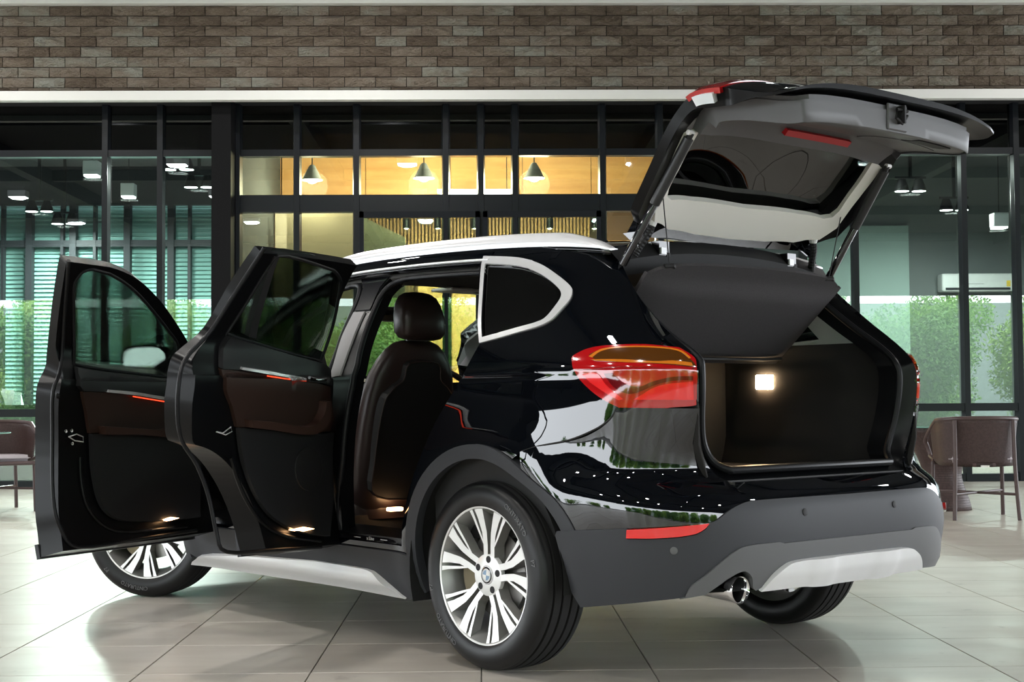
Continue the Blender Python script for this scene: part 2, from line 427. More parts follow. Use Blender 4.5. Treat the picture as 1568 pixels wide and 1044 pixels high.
# louvred room: far windows with blinds
far_w = MB()
zf = lambda py: wp(80, py, YR)[2]
xf = lambda px: wp(px, 400, YR)[0]
far_w.box((-11, YR, zf(314)), (XA, YR + 0.15, 4.7)).box((-11, YR, 0), (XA, YR + 0.15, 0.12)).box((-11, YR - 0.02, zf(378)), (XA, YR + 0.1, zf(368)))
fw = structure(far_w.build('window_4', m_steel), 'steel framed far windows hung with teal louvre blinds')
far_x = [xf(p) for p in (-240, -150, -62, 45, 112, 195, 262, 345)]
for x in far_x: MB().box((x - 0.05, YR - 0.05, 0.1), (x + 0.05, YR + 0.1, zf(314))).build('mullion', m_steel, fw)
thin_x = [xf(p) for p in (-195, -105, 4, 95, 145, 290)]
for x in thin_x: MB().box((x - 0.022, YR - 0.03, 0.1), (x + 0.022, YR + 0.1, zf(314))).build('glazing_bar', m_steel, fw)
m_blind = mat('teal_aluminium_louvre', (0.24, 0.44, 0.41), 0.42, metal=0.0, spec=0.6)
bays = [-11.0] + far_x + [XA - 0.1]
pitch = 0.068
for a, b in zip(bays[:-1], bays[1:]):
    if b - a < 0.25: continue
    s = MB(); z = 0.14
    while z < zf(314):
        s.add([(a - .01, YR + 0.17, z), (b + .01, YR + 0.17, z), (b + .01, YR + 0.215, z + 0.050), (a - .01, YR + 0.215, z + 0.050)], [(0, 1, 2, 3)]); z += pitch
    o = s.build('louvre_blind', m_blind, fw); tag(o, kind='stuff')
    MB().box((a - .02, YR + 0.24, .1), (b + .02, YR + 0.26, zf(314) + .05)).build('sky_blocker', m_blind, fw)  # added panel that keeps sky out of the gaps between slats
# timber room
zt_ = lambda py: wp(650, py, 20.2)[2]
pw = structure(MB().box((XA + .1, 20.2, zt_(311)), (XB - .1, 20.32, 4.7)).build('wall_plywood', m_joint), 'warm plywood bulkhead over the timber room')
pxs = [XA + .1, wp(430, 270, 20.2)[0], wp(560, 270, 20.2)[0], wp(690, 270, 20.2)[0], wp(800, 270, 20.2)[0], wp(905, 270, 20.2)[0], XB - .1]
for a, b in zip(pxs[:-1], pxs[1:]):
    MB().box((a + .004, 20.185, zt_(311)), (b - .004, 20.21, 4.69)).build('plywood_panel', m_ply, pw)
sw = structure(MB().box((XA + .1, YR, 0), (XB - .1, YR + .1, 4.7)).build('wall_slats', mat('dark_felt', (0.05, 0.03, 0.02), 0.95)), 'vertical oak slat wall at the back of the timber room')
s = MB(); x = XA + .14
while x < wp(905, 400, YR)[0]:
    if not (wp(640, 400, YR)[0] < x < wp(770, 400, YR)[0] and False): s.box((x, YR - 0.045, 0), (x + 0.032, YR, 4.6))
    x += 0.056
tag(s.build('slat_field', m_slat, sw), kind='stuff')
# big plywood boards standing in front of the slats, seen through the car
for k, (a, b) in enumerate(((640, 688), (692, 740), (744, 800))):
    MB().box((wp(a, 400, YR - .3)[0], YR - 0.36, 0), (wp(b, 400, YR - .3)[0], YR - 0.30, 2.95)).build('board', m_ply, sw)
a = wp(556, 330, 19)
stv = [(a[0] - 1.0, 3.42), (a[0] - .1, 3.42), (a[0] + 0.55, 3.10), (a[0] + 0.55, 0.05), (a[0] - 1.0, 0.05)]
st = MB(); st.add([(x, y, z) for y in (19.0, 19.12) for (x, z) in stv], [(0, 1, 2, 3, 4), (9, 8, 7, 6, 5)] + [(i, i + 5, (i + 1) % 5 + 5, (i + 1) % 5) for i in range(5)])
structure(st.build('wall_stair', mat('pale_stair_side', (0.42, 0.36, 0.24), 0.8)), 'pale sloping stair side in the timber room')
# pale curtain wall by the louvred side
structure(MB().box((XA + .1, 19.55, 0.1), (wp(545, 400, 19.6)[0], 19.6, zt_(318))).build('wall_curtain', mat('taupe_curtain', (0.52, 0.46, 0.36), 0.9)), 'taupe curtain panel beside the louvred room')
# office on the other side
ow = structure(MB().box((XB + .1, YR - 1.0, 0), (11, YR - .9, 4.7)).build('wall_office', m_iwall), 'grey rear wall of the office')
MB().box((wp(1225, 400, YR - 1.05)[0], YR - 1.08, 0), (wp(1391, 400, YR - 1.05)[0], YR - 1.0, wp(1350, 346, YR - 1.05)[2])).build('pale_panel', m_teal, ow)
# ================================================================ LAMPS
m_lampw = mat('white_lamp_body', (0.55, 0.58, 0.60), 0.4)
m_lampb = mat('black_lamp_body', (0.012, 0.012, 0.013), 0.4)
def emis(name, col, st): return mat(name, (0.8, 0.8, 0.8), 0.5, emit=col, estr=st)
m_glow = emis('lit_diffuser', (1.0, 0.97, 0.92), 14.0)
m_glow_w = emis('lit_warm_bulb', (1.0, 0.82, 0.58), 26.0)
m_glow_c = emis('lit_canopy_diffuser', (0.95, 0.98, 1.0), 22.0)
def lamp_light(parent, loc, power, col=(1, 0.95, 0.88), size=0.25, kind='AREA', rot=(0, 0, 0), spread=None):
    d = bpy.data.lights.new('lamp_light', kind); d.energy = power; d.color = col
    if kind == 'AREA': d.shape = 'DISK'; d.size = size
    else: d.shadow_soft_size = size
    o = bpy.data.objects.new('lamp_light', d); COL.objects.link(o); o.parent = parent; o.location = loc; o.rotation_euler = rot
    return o
def box_pendant(x, y, z, s, label, group, cord_top, power=0, mg=None):
    e = empty('box_pendant', (x, y, z)); tag(e, label, 'lamp', group)
    box_obj('housing', (-s / 2, -s / 2, 0.02), (s / 2, s / 2, s * 1.05), m_lampw, e, 0.008, 1)
    MB().box((-s * .43, -s * .43, 0.0), (s * .43, s * .43, 0.024)).build('diffuser', mg or m_glow, e)
    MB().tube([(0, 0, s * 1.04), (0, 0, cord_top - z)], 0.006, 6).build('cord', m_lampb, e)
    if power: lamp_light(e, (0, 0, -0.03), power)
    return e
def twin_spot(x, y, z, label, group, top, power=0, warm=False):
    e = empty('twin_spotlight', (x, y, z)); tag(e, label, 'lamp', group)
    for dx in (-0.11, 0.11):
        MB().lathe([(0.05, 0.16), (0.085, 0.06), (0.10, 0.0), (0.085, 0.004)], 16, c=(dx, 0, 0), cap=False).build('head', m_lampb, e, smooth=True)
        MB().lathe([(0.001, 0.012), (0.086, 0.010), (0.086, 0.0), (0.001, -0.004)], 16, c=(dx, 0, 0), cap=False).build('bulb', m_glow_w if warm else m_glow, e)
    MB().box((-0.2, -0.02, 0.16), (0.2, 0.02, 0.19)).box((-0.02, -0.02, 0.18), (0.02, 0.02, top - z)).build('bracket', m_lampb, e)
    if power: lamp_light(e, (0, 0, -0.04), power, (1, .8, .55) if warm else (1, .95, .9))
    return e
P3 = lambda px, py, Y: tuple(wp(px, py, Y))
for k, (px, py, Y, lb) in enumerate(((141, 271, 18.4, 'grey cube pendant lamp beside the first mullion of the louvred room'), (197, 303, 20.5, 'grey cube pendant lamp hanging over the middle pane of the louvred room'))):
    box_pendant(*P3(px, py, Y), 0.19, lb, 'pendants in the louvred room', 4.7, 300)
for k, (px, py, Y, lb) in enumerate(((272, 260, 18.0, 'twin spotlight high in the narrow pane beside the black column'), (305, 287, 19.5, 'twin spotlight lower down in the narrow pane beside the black column'), (60, 324, 21.5, 'small twin spotlight in front of the far louvres'), (99, 343, 22.3, 'small twin spotlight close to the far louvres'))):
    twin_spot(*P3(px, py, Y), lb, 'spotlights in the louvred room', 4.7, 200 if k < 2 else 110)
def bell_lamp(px, py, Y, label, power):
    x, y, z = P3(px, py, Y); e = empty('bell_lamp', (x, y, z)); tag(e, label, 'lamp', 'bell lamps in the timber room')
    MB().lathe([(0.03, 0.2), (0.05, 0.17), (0.11, 0.05), (0.135, 0.0)], 20, cap=False).build('shade', m_lampw, e, smooth=True)
    MB().lathe([(0.001, 0.07), (0.06, 0.06), (0.085, 0.01), (0.05, -0.03), (0.001, -0.045)], 16, cap=False).build('bulb', m_glow_w, e, smooth=True)
    MB().tube([(0, 0, 0.19), (0, 0, 4.7 - z)], 0.008, 6).build('cord', m_lampb, e)
    lamp_light(e, (0, 0, -0.07), power, (1, .80, .52), 0.2, 'POINT')
bell_lamp(478, 276, 18.9, 'lit bell lamp before the olive end of the plywood', 90)
bell_lamp(649, 273, 18.9, 'lit bell lamp before the middle plywood boards', 230)
bell_lamp(818, 273, 18.6, 'brightest lit bell lamp, before the wide plywood board', 260)
e = empty('strip_lamp', P3(730, 297, 19.2)); tag(e, 'pale green box strip lamp under the plywood', 'lamp')
box_obj('housing', (-0.52, -0.1, 0.0), (0.52, 0.1, 0.055), mat('pale_green_case', (0.45, 0.62, 0.55), 0.4), e, 0.01)
MB().box((-0.48, -0.08, -0.008), (0.48, 0.08, 0.002)).build('diffuser', m_glow, e)
for dx in (-.4, .4): MB().tube([(dx, 0, 0.05), (dx, 0, 4.7 - e.location.z)], 0.006, 6).build('rod', m_lampb, e)
for k, px in enumerate((622, 670, 727, 842, 911)):
    x, y, z = P3(px, 350, 20.6); e = empty('track_spotlight', (x, y, z)); tag(e, 'black cylinder spotlight ' + ('over the wide pane of the door next to the curtain', 'beside the stile of the door next to the curtain', 'over the narrow pane of the door next to the curtain', 'over the wide pane of the door beyond the roof rail', 'at the jamb of the door beyond the roof rail')[k], 'lamp', 'track spotlights in the timber room')
    MB().lathe([(0.03, 0.17), (0.05, 0.16), (0.052, 0.0), (0.045, 0.0), (0.04, 0.03)], 16, cap=False).build('barrel', m_lampb, e, smooth=True)
    MB().lathe([(0.001, 0.03), (0.042, 0.028)], 12, cap=False).build('bulb', m_glow_w, e)
    MB().box((-0.02, -0.02, 0.16), (0.02, 0.02, max(zt_(311), 4.7) - z)).build('arm', m_lampb, e)
    lamp_light(e, (0, 0, -0.02), 170, (1, .74, .42), 0.08, 'AREA', (R(38), 0, 0))
twin_spot(*P3(1394, 293, 18.5), 'twin spotlight under the tail of the raised gate, inside the office', 'office spotlights', 4.7, 70)
x, y, z = P3(1461, 322, 20.0)
twin_spot(x, y, z, 'small twin spotlight beside the office mullion', 'office spotlights', 4.7, 50)
box_pendant(*P3(1530, 350, 19.5), 0.2, 'grey cube pendant lamp beside the air conditioner', None, 4.7, 80)
twin_spot(*P3(1290, 245, 18.0), 'twin spotlight seen through the glass of the raised tailgate', 'office spotlights', 4.7, 60)
for k, (x, y) in enumerate([(x, y) for y in (-4.5, 0.2, 4.6, 9.4, 13.4) for x in (-10.5, -6, -1.5, 3.0, 7.5)]):
    e = empty('canopy_lamp', (x, y, CEIL - 0.16)); tag(e, 'white box floodlight under the dark canopy', 'lamp', 'canopy floodlights')
    box_obj('housing', (-0.2, -0.14, 0.015), (0.2, 0.14, 0.16), m_lampw, e)
    MB().box((-0.18, -0.12, 0.0), (0.18, 0.12, 0.02)).build('canopy_diffuser_%d_offscreen' % k, m_glow_c, e)
    lamp_light(e, (0, 0, -0.02), 46, (1.0, .96, .9), .3).name = 'canopy_lamp_light_%d_offscreen' % k

# ================================================================ AIR CONDITIONER
Ya = YR - 1.3
a0 = P3(1443, 446, Ya); a1 = P3(1552, 418, Ya)
e = empty('air_conditioner', (a0[0], Ya, a0[2])); tag(e, 'white wall mounted split air conditioner in the office', 'air conditioner')
wA, hA = a1[0] - a0[0], a1[2] - a0[2]
box_obj('body', (0, 0, 0), (wA, 0.26, hA), mat('white_abs', (0.80, 0.82, 0.82), 0.35), e, 0.035, 3)
MB().box((0.05, -0.004, 0.02), (wA - 0.05, 0.02, 0.055)).build('air_vent', m_steel, e)
MB().box((wA * .35, -0.003, hA * .40), (wA * .58, 0.01, hA * .415)).build('lettering_strip', m_steel, e)
MB().box((wA * .90, -0.004, 0.07), (wA * .955, 0.01, 0.16)).build('energy_sticker', mat('yellow_sticker', (0.85, 0.62, 0.08), 0.6), e)
MB().box((wA * .3, 0.2, 0.05), (wA * .7, 0.32, hA - .03)).build('wall_plate', m_steel, e)
lamp_wall = ow

# ================================================================ GARDEN BEHIND THE CAMERA (seen mirrored in the glass and paint)
m_leafs = []
for k, c in enumerate(((0.20, 0.42, 0.06), (0.30, 0.50, 0.09), (0.13, 0.32, 0.06))):
    m = mat('leaf_green_%d' % k, c, 0.5); m_leafs.append(m)
    n, l, b = nodes_of(m); b.inputs['Subsurface Weight'].default_value = 0.0
m_bark = mat('bark', (0.10, 0.07, 0.05), 0.9)
def shrub(name, x, y, h, w, n, k, label, cat, group):
    rnd = random.Random(int(x * 31 + y * 17 + 999)); e = empty(name, (x, y, 0)); tag(e, label, cat, group)
    lobes = [(rnd.uniform(-.26, .26) * w, rnd.uniform(-.26, .26) * w, rnd.uniform(.10, .86) * h, rnd.uniform(.15, .215) * w) for _ in range(26)]
    rg = np.random.default_rng(int(abs(x * 131 + y * 17)) + 5); LB = np.array(lobes)[rg.integers(0, len(lobes), n)]
    unit = lambda q: q / (np.linalg.norm(q, axis=1, keepdims=True) + 1e-9)
    d = unit(rg.normal(size=(n, 3))); p = LB[:, :3] + d * (LB[:, 3] * rg.uniform(.55, 1.05, n))[:, None]; keep = p[:, 2] > .05; p, d = p[keep], d[keep]
    a_ = unit(rg.normal(size=p.shape)); b_ = unit(np.cross(a_, d)); L = rg.uniform(.10, .19, len(p))[:, None]; Wd = L * .45
    V = np.stack([p - a_ * L / 2, p + b_ * Wd / 2, p + a_ * L / 2, p - b_ * Wd / 2], 1).reshape(-1, 3); Fc = np.arange(len(V)).reshape(-1, 4)
    o = mesh('foliage', V, Fc, m_leafs[k % 3], e, smooth=False); tag(o, kind='stuff')
    t = MB()
    for (cx, cy, cz, r) in lobes[:5]: t.tube([(0, 0, 0), (cx * .3, cy * .3, cz * .5), (cx, cy, cz)], [0.07, 0.05, 0.02], 6)
    t.build('stems', m_bark, e)
kinds = ['bright green leafy shrub growing along the forecourt edge, mirrored in the glass', 'yellow green leafy shrub growing along the forecourt edge, mirrored in the glass', 'deep green leafy shrub growing along the forecourt edge, mirrored in the glass']
for k in range(17):
    row = k % 2
    shrub('shrub', -18.4 + (k // 2) * 4.6 + 2.3 * row, -14.0 - 4.7 * row, (3.5, 4.3, 3.9)[k % 3] + 1.3 * row, 4.4, 22000, k, kinds[k % 3], 'shrub', 'shrubs along the forecourt edge')
for k in range(9):
    shrub('shrub', -23.5 + random.uniform(-.5, .5), -7.0 + k * 3.1, random.uniform(1.5, 2.5), 2.7, 6000, k, 'low ' + ('bright green', 'yellow green', 'deep green')[k % 3] + ' shrub along the open flank, mirrored in the paint', 'shrub', 'low shrubs along the open flank')
MB().box((-40, -60, -0.05), (40, -12.2, -0.002)).build('ground', m_road)
gw = MB().box((-34, -27.3, 0), (34, -27.0, 4.9)).build('wall_garden', mat('grey_green_garden_wall', (.30, .37, .33), .85)); tag(gw, 'grey green garden wall behind the shrubs, mirrored in the glass', kind='structure')
tag(bpy.data.objects['ground'], 'grey asphalt drive beyond the forecourt', kind='structure')

# ================================================================ WICKER CHAIRS AND TABLES
m_wick = mat('brown_wicker', (0.07, 0.04, 0.038), 0.45, spec=0.5)
def wicker_nodes(m, su, sv):
    n, l, b = nodes_of(m)
    tc = n.new('ShaderNodeTexCoord'); mp = n.new('ShaderNodeMapping'); mp.inputs['Scale'].default_value = (su, sv, 1); l.new(tc.outputs['UV'], mp.inputs['Vector'])
    br = n.new('ShaderNodeTexBrick'); br.inputs['Scale'].default_value = 1.0; br.inputs['Mortar Size'].default_value = 0.09; br.inputs['Mortar Smooth'].default_value = 0.8
    br.inputs['Brick Width'].default_value = 1.0; br.inputs['Row Height'].default_value = 1.0
    br.inputs['Color1'].default_value = (0.085, 0.050, 0.047, 1); br.inputs['Color2'].default_value = (0.060, 0.034, 0.032, 1); br.inputs['Mortar'].default_value = (0.03, 0.017, 0.015, 1)
    l.new(mp.outputs[0], br.inputs['Vector']); l.new(br.outputs['Color'], b.inputs['Base Color'])
    bp = n.new('ShaderNodeBump'); bp.inputs['Strength'].default_value = 0.9; bp.inputs['Distance'].default_value = 0.006; bp.invert = True
    l.new(br.outputs['Fac'], bp.inputs['Height']); l.new(bp.outputs[0], b.inputs['Normal'])
wicker_nodes(m_wick, 110, 34)
m_tubeb = mat('brown_lacquered_tube', (0.075, 0.046, 0.045), 0.35)
def surf_grid(name, fn, nu, nv, m, parent, thick=0.0, closed_u=False):
    V = [fn(i / nu, j / nv) for j in range(nv + 1) for i in range(nu + 1)]
    Fc = [(j * (nu + 1) + i, j * (nu + 1) + i + 1, (j + 1) * (nu + 1) + i + 1, (j + 1) * (nu + 1) + i) for j in range(nv) for i in range(nu)]
    o = mesh(name, V, Fc, m, parent, True)
    uv = o.data.uv_layers.new(name='UVMap')
    for lp in o.data.loops:
        i, j = lp.vertex_index % (nu + 1), lp.vertex_index // (nu + 1); uv.data[lp.index].uv = (i / nu, j / nv)
    if thick:
        md = o.modifiers.new('thickness', 'SOLIDIFY'); md.thickness = thick; md.offset = 0
    return o
def chair_plan(t):
    """U-shaped plan of the shell: t 0..1 from one arm's front to the other's"""
    a = (t - 0.5) * 2; s = abs(a)
    if s < 0.62:
        an = s / 0.62 * PI / 2; x = 0.285 * math.sin(an) ** 0.85; y = -0.27 * math.cos(an) ** 0.75 + 0.02
    else:
        q = (s - 0.62) / 0.38; x = 0.285 + 0.02 * q; y = 0.02 + 0.25 * q
    return (x if a > 0 else -x), y
def make_chair(x, y, rz, label):
    e = empty('wicker_armchair', (x, y, 0), rz); tag(e, label, 'chair', 'wicker armchairs')
    def top(t):
        s = abs(t - .5) * 2
        return 0.79 - 0.015 * (s / .62) ** 2 if s < .62 else 0.775 - 0.14 * ((s - .62) / .38) ** 1.2
    def low(t):
        s = abs(t - .5) * 2
        return 0.415 if s < .62 else 0.415 + 0.06 * ((s - .62) / .38)
    def shell(u, v):
        px, py = chair_plan(u); z = low(u) + (top(u) - low(u)) * v
        f = 1.0 + 0.10 * (v - 0.4)
        return (px * f, py * f - 0.03 * v, z)
    # shell stops short of the arm fronts; the loop of the arm closes it
    surf_grid('backrest', lambda u, v: shell(0.085 + 0.83 * u, v), 60, 10, m_wick, e, 0.016)
    rim = MB(); rim.tube([shell(i / 60, 1.0) for i in range(61)], 0.017, 10); rim.build('rim', m_wick if False else m_tubeb, e, smooth=True)
    for sgn in (0.0, 1.0):
        f = (lambda t: shell(t, 1.0)) ; t0 = sgn; ti = 0.085 if sgn == 0 else 0.915
        a = np.array(shell(t0, 1.0)); b = np.array(shell(t0, 0.0)); 
        loop = [a, a + [0, .03, -.04], (a + b) / 2 + [0, .035, 0], b + [0, .02, .02], b, np.array(shell(ti, 0.0))]
        MB().tube(catmull(loop, 5), 0.017, 10).build('arm_loop', m_wick if False else m_tubeb, e, smooth=True)
    def seat(u, v):
        yy = -0.26 + 0.53 * v; hw = 0.235 * min(1.0, (max(0.02, 1 - ((0.02 - yy) / 0.29) ** 2)) ** 0.5 if yy < 0.02 else 1.0); return ((u * 2 - 1) * hw, yy, 0.425)
    surf_grid('seat', seat, 14, 14, m_wick, e, 0.03)
    MB().tube([(-0.28, 0.27, 0.425), (0.28, 0.27, 0.425)], 0.018, 10).build('seat_rail', m_tubeb, e, smooth=True)
    bm = bmesh.new(); bmesh.ops.create_cube(bm, size=1)
    for v in bm.verts: v.co = (v.co.x * .50, v.co.y * .46 + .02, v.co.z * .055 + .47)
    bmesh.ops.bevel(bm, geom=bm.edges[:], offset=0.024, segments=3, affect='EDGES'); me = bpy.data.meshes.new('cushion'); bm.to_mesh(me); bm.free()
    me.polygons.foreach_set('use_smooth', [True] * len(me.polygons)); link('cushion', me, e, mat('grey_cushion', (0.42, 0.38, 0.40), 0.8))
    for sx in (-1, 1):
        MB().tube(catmull([(sx * .225, -.262, .775), (sx * .228, -.275, .44), (sx * .238, -.29, .2), (sx * .248, -.31, 0.0)], 5), 0.0165, 10).build('leg', m_tubeb, e, smooth=True)
        MB().tube([(sx * .275, .255, .43), (sx * .28, .265, .2), (sx * .285, .28, 0.0)], 0.0165, 10).build('leg', m_tubeb, e, smooth=True)
    s = MB(); s.tube([(-.238, -.288, .2), (.28, .265, .2)], 0.011, 8); s.tube([(.238, -.288, .2), (-.28, .265, .2)], 0.011, 8); s.build('stretcher', m_tubeb, e, smooth=True)
    MB().box((-0.03, -0.289, .408), (0.03, -0.262, .424)).build('maker_tag', m_white, e)
    return e
make_chair(3.90, 11.50, R(-4), 'brown wicker armchair turned away beside the rear bumper')
make_chair(3.42, 13.15, R(-150), 'brown wicker armchair facing out behind the turned away armchair')
make_chair(-4.36, 13.05, R(-150), 'brown wicker armchair with grey cushion beside the open front door')
m_top = glass('table_glass', (0.72, 0.88, 0.83), 0.15)
m_topedge = mat('green_glass_edge', (0.22, 0.42, 0.36), 0.1)
def make_table(x, y, label, top_r=0.42):
    e = empty('wicker_table', (x, y, 0)); tag(e, label, 'table', 'wicker hourglass tables')
    pr = [(0.235, 0.0), (0.225, .05), (0.175, .2), (0.155, .3), (0.185, .42), (0.26, .58), (0.31, .70)]
    rr = spline([p[1] for p in pr], [p[0] for p in pr])
    surf_grid('base', lambda u, v: (float(rr(v * .70)) * math.cos(2 * PI * u), float(rr(v * .70)) * math.sin(2 * PI * u), v * .70), 48, 16, m_wick, e, 0.014)
    MB().lathe([(0.001, 0.0), (0.23, 0.0), (0.23, 0.012), (0.001, 0.012)], 32).build('foot_plate', m_tubeb, e)
    MB().lathe([(top_r, 0.70), (top_r, 0.712)], 48, cap=True).build('glass_top', m_top, e)
    MB().lathe([(top_r, 0.70), (top_r + .004, .706), (top_r, 0.712)], 48, cap=False).build('glass_edge', m_topedge, e)
    return e
make_table(3.90, 12.36, 'brown wicker hourglass table between the two armchairs')
make_table(-4.38, 12.22, 'brown wicker hourglass table beside the cushioned armchair', 0.40)
# napkin holder on a side counter behind the glass
e = empty('counter', (wp(10, 600, 17.2)[0], 17.25, 0)); tag(e, 'dark counter with paper holders behind the louvred bay glass', 'counter')
zc = wp(10, 620, 17.25)[2]
box_obj('top', (-1.3, -0.25, zc - 0.04), (0.45, 0.25, zc), m_steel, e); MB().box((-1.25, -.2, 0), (.4, .2, zc - .04)).build('body', m_iwall, e)
e2 = empty('paper_holder', (wp(12, 600, 17.2)[0], 17.2, zc)); tag(e2, 'white paper fan standing on the dark counter', 'paper holder')
for k in range(5): MB().add([(-.03, k * .012, 0), (.05, k * .012, 0), (.09 - k * .02, k * .012 - .01, .16 + .02 * (k % 2)), (-.06 - k * .01, k * .012 - .01, .14 + .03 * (k % 3))], [(0, 1, 2, 3)]).build('sheet', m_white, e2)
e3 = empty('table_card', (wp(30, 600, 17.2)[0], 17.15, zc)); tag(e3, 'pale folded table card on the dark counter', 'card')
MB().add([(-.06, -.05, 0), (.05, -.05, 0), (.03, 0, .15), (-.03, 0, .15), (-.06, .05, 0), (.05, .05, 0)], [(0, 1, 2, 3), (5, 4, 3, 2), (0, 3, 4), (1, 5, 2)]).build('folded_card', mat('pale_green_card', (.55, .66, .6), .7), e3)
# ================================================================ CAR: frame of reference, surfaces
CX, CY, CTH = 0.6683, 5.7012, 0.6900
car = empty('car', (CX, CY, 0), CTH + PI / 2)
tag(car, 'glossy black compact SUV with both near side doors and tailgate open', 'car')
_cf = np.array([-math.sin(CTH), math.cos(CTH), 0.0]); _cl = np.array([-math.cos(CTH), -math.sin(CTH), 0.0])
def c2w(P):
    P = np.asarray(P, float)
    return np.array([CX, CY, 0]) + P[..., 0:1] * _cf + P[..., 1:2] * _cl + P[..., 2:3] * np.array([0, 0, 1.0])
def pjc(P):
    d = c2w(P) - C_POS; w = d @ C_FW
    return np.stack([W_PX / 2 + F_PX * (d @ C_RT) / w, H_PX / 2 - F_PX * (d @ C_UP) / w], -1)
def bpc(px, py, ax, val):
    """pixel -> car coordinates on the plane axis=val"""
    c, d = ray(px, py); c = c - np.array([CX, CY, 0]); M = np.array([_cf, _cl, [0, 0, 1]]); c, d = M @ c, M @ d
    return c + d * ((val - c[ax]) / d[ax])
# ---- side profile y(z) and roof-edge line
_prof = spline([.16, .24, .30, .36, .45, .55, .65, .74, .83, .92, .99, 1.03, 1.055, 1.08, 1.12, 1.16, 1.22, 1.30, 1.40, 1.46, 1.50],
               [.77, .812, .832, .848, .866, .880, .890, .894, .8915, .8825, .872, .8665, .866, .859, .843, .826, .797, .748, .682, .638, .600])
_zedge = spline([-.6, -.45, -.3, 0, .5, 1.0, 1.3, 1.55, 1.8, 2.05, 2.3, 2.6], [1.40, 1.445, 1.472, 1.502, 1.525, 1.530, 1.517, 1.468, 1.37, 1.248, 1.14, 1.10])
def S(x, z):
    x = np.asarray(x, float); z = np.asarray(z, float)
    ze = np.maximum(_zedge(x), 1.30)
    zz = np.where(z > 1.10, 1.10 + (z - 1.10) * 0.40 / (ze - 1.10), z)
    y = _prof(np.minimum(zz, 1.5))
    for xc in (0.0, 2.67):                       # slight flare round the wheel arches
        r = np.hypot(x - xc, z - .335); y = y + 0.012 * np.exp(-((r - .47) / .07) ** 2)
    return y
_a = spline([.16, .24, .32, .42, .52, .59, .625, .65, .675, .70, .74, .82, .9, 1.0, 1.06, 1.10, 1.15, 1.22, 1.32, 1.40, 1.46, 1.52], [.82, .85, .882, .903, .910, .906, .893, .865, .825, .800, .795, .815, .835, .850, .846, .828, .782, .705, .60, .515, .445, .38])
_k = spline([.2, .5, .65, .75, 1.1, 1.3, 1.5], [4.2, 4.4, 4.2, 3.9, 3.9, 3.9, 4.2])
def _ref(a, s, k, n=1500):
    ph = np.linspace(0, PI / 2, n); x = a * np.sin(ph) ** (2 / k); y = s * np.cos(ph) ** (2 / k)
    L = np.concatenate([[0], np.cumsum(np.hypot(np.diff(x), np.diff(y)))]); return L, ph
_L, _ph = _ref(.86, .885, 4.0); LC = float(_L[-1])
def Wsurf(u, z):
    """body skin: u = x along the side for u > 0, then arc length round the tail; -LC is the tail's centre line"""
    u = np.asarray(u, float); z = np.asarray(z, float); u, z = np.broadcast_arrays(u, z)
    s = np.clip(-u, 0, 2 * LC); sm = np.where(s > LC, 2 * LC - s, s)
    ph = np.interp(sm, _L, _ph); a, k = _a(z), _k(z)
    xs = -a * np.sin(ph) ** (2 / k); f = np.cos(ph) ** (2 / k)
    x = np.where(u >= 0, u, np.where(s >= 2 * LC, -u - 2 * LC, xs))
    y = S(x, z) * np.where((u >= 0) | (s >= 2 * LC), 1.0, f) * np.where(s > LC, -1.0, 1.0)
    return np.stack([x, y, z], -1)
def nrm(fn, u, v, e=2e-3):
    du = fn(np.asarray(u) + e, v) - fn(np.asarray(u) - e, v); dv = fn(u, np.asarray(v) + e) - fn(u, np.asarray(v) - e)
    n = np.cross(dv, du); return n / (np.linalg.norm(n, axis=-1, keepdims=True) + 1e-12)
def mk_inverse(fn, us, vs, xf=None, off=0.0):
    """pixel -> (u, v) on the surface fn (moved by xf), nearest face turned to the camera"""
    of = off if callable(off) else (lambda u, v: np.full(np.shape(u), off))
    g0 = lambda u, v: fn(u, v) + np.asarray(of(u, v))[..., None] * nrm(fn, u, v)
    g = (lambda u, v: xf(g0(u, v))) if xf else g0
    U, V = np.meshgrid(us, vs); pts = g(U, V); px = pjc(pts); n = nrm(fn, U, V)
    if xf: n = xf(fn(U, V) + n) - xf(fn(U, V))
    M = np.array([_cf, _cl, [0, 0, 1]]); cc = M @ (C_POS - np.array([CX, CY, 0])); face = ((cc - pts) * n).sum(-1)
    def inv(p, inner=False, guess=None):
        p = np.asarray(p, float)
        if guess is None:
            d = np.hypot(*(px - p).transpose(2, 0, 1)) + np.where((face < 0) != inner, 1e4, 0); i = np.unravel_index(d.argmin(), d.shape); u, v = U[i], V[i]
        else: u, v = guess
        for _ in range(25):
            e = 1e-4; f0 = pjc(g(u, v)) - p; J = np.stack([(pjc(g(u + e, v)) - p - f0) / e, (pjc(g(u, v + e)) - p - f0) / e], -1)
            st = np.linalg.solve(J + 1e-9 * np.eye(2), -f0); st = np.clip(st, -.08, .08); u, v = u + st[0], v + st[1]
            if np.abs(f0).max() < 1e-3: break
        return (float(u), float(v))
    return inv
inv_w = mk_inverse(Wsurf, np.linspace(-2 * LC + .1, 2.6, 190), np.linspace(.2, 1.5, 90))
def PX(pts): return [inv_w(p) for p in pts]
def cv(pts, n=5): return [tuple(p) for p in catmull(pts, n)]
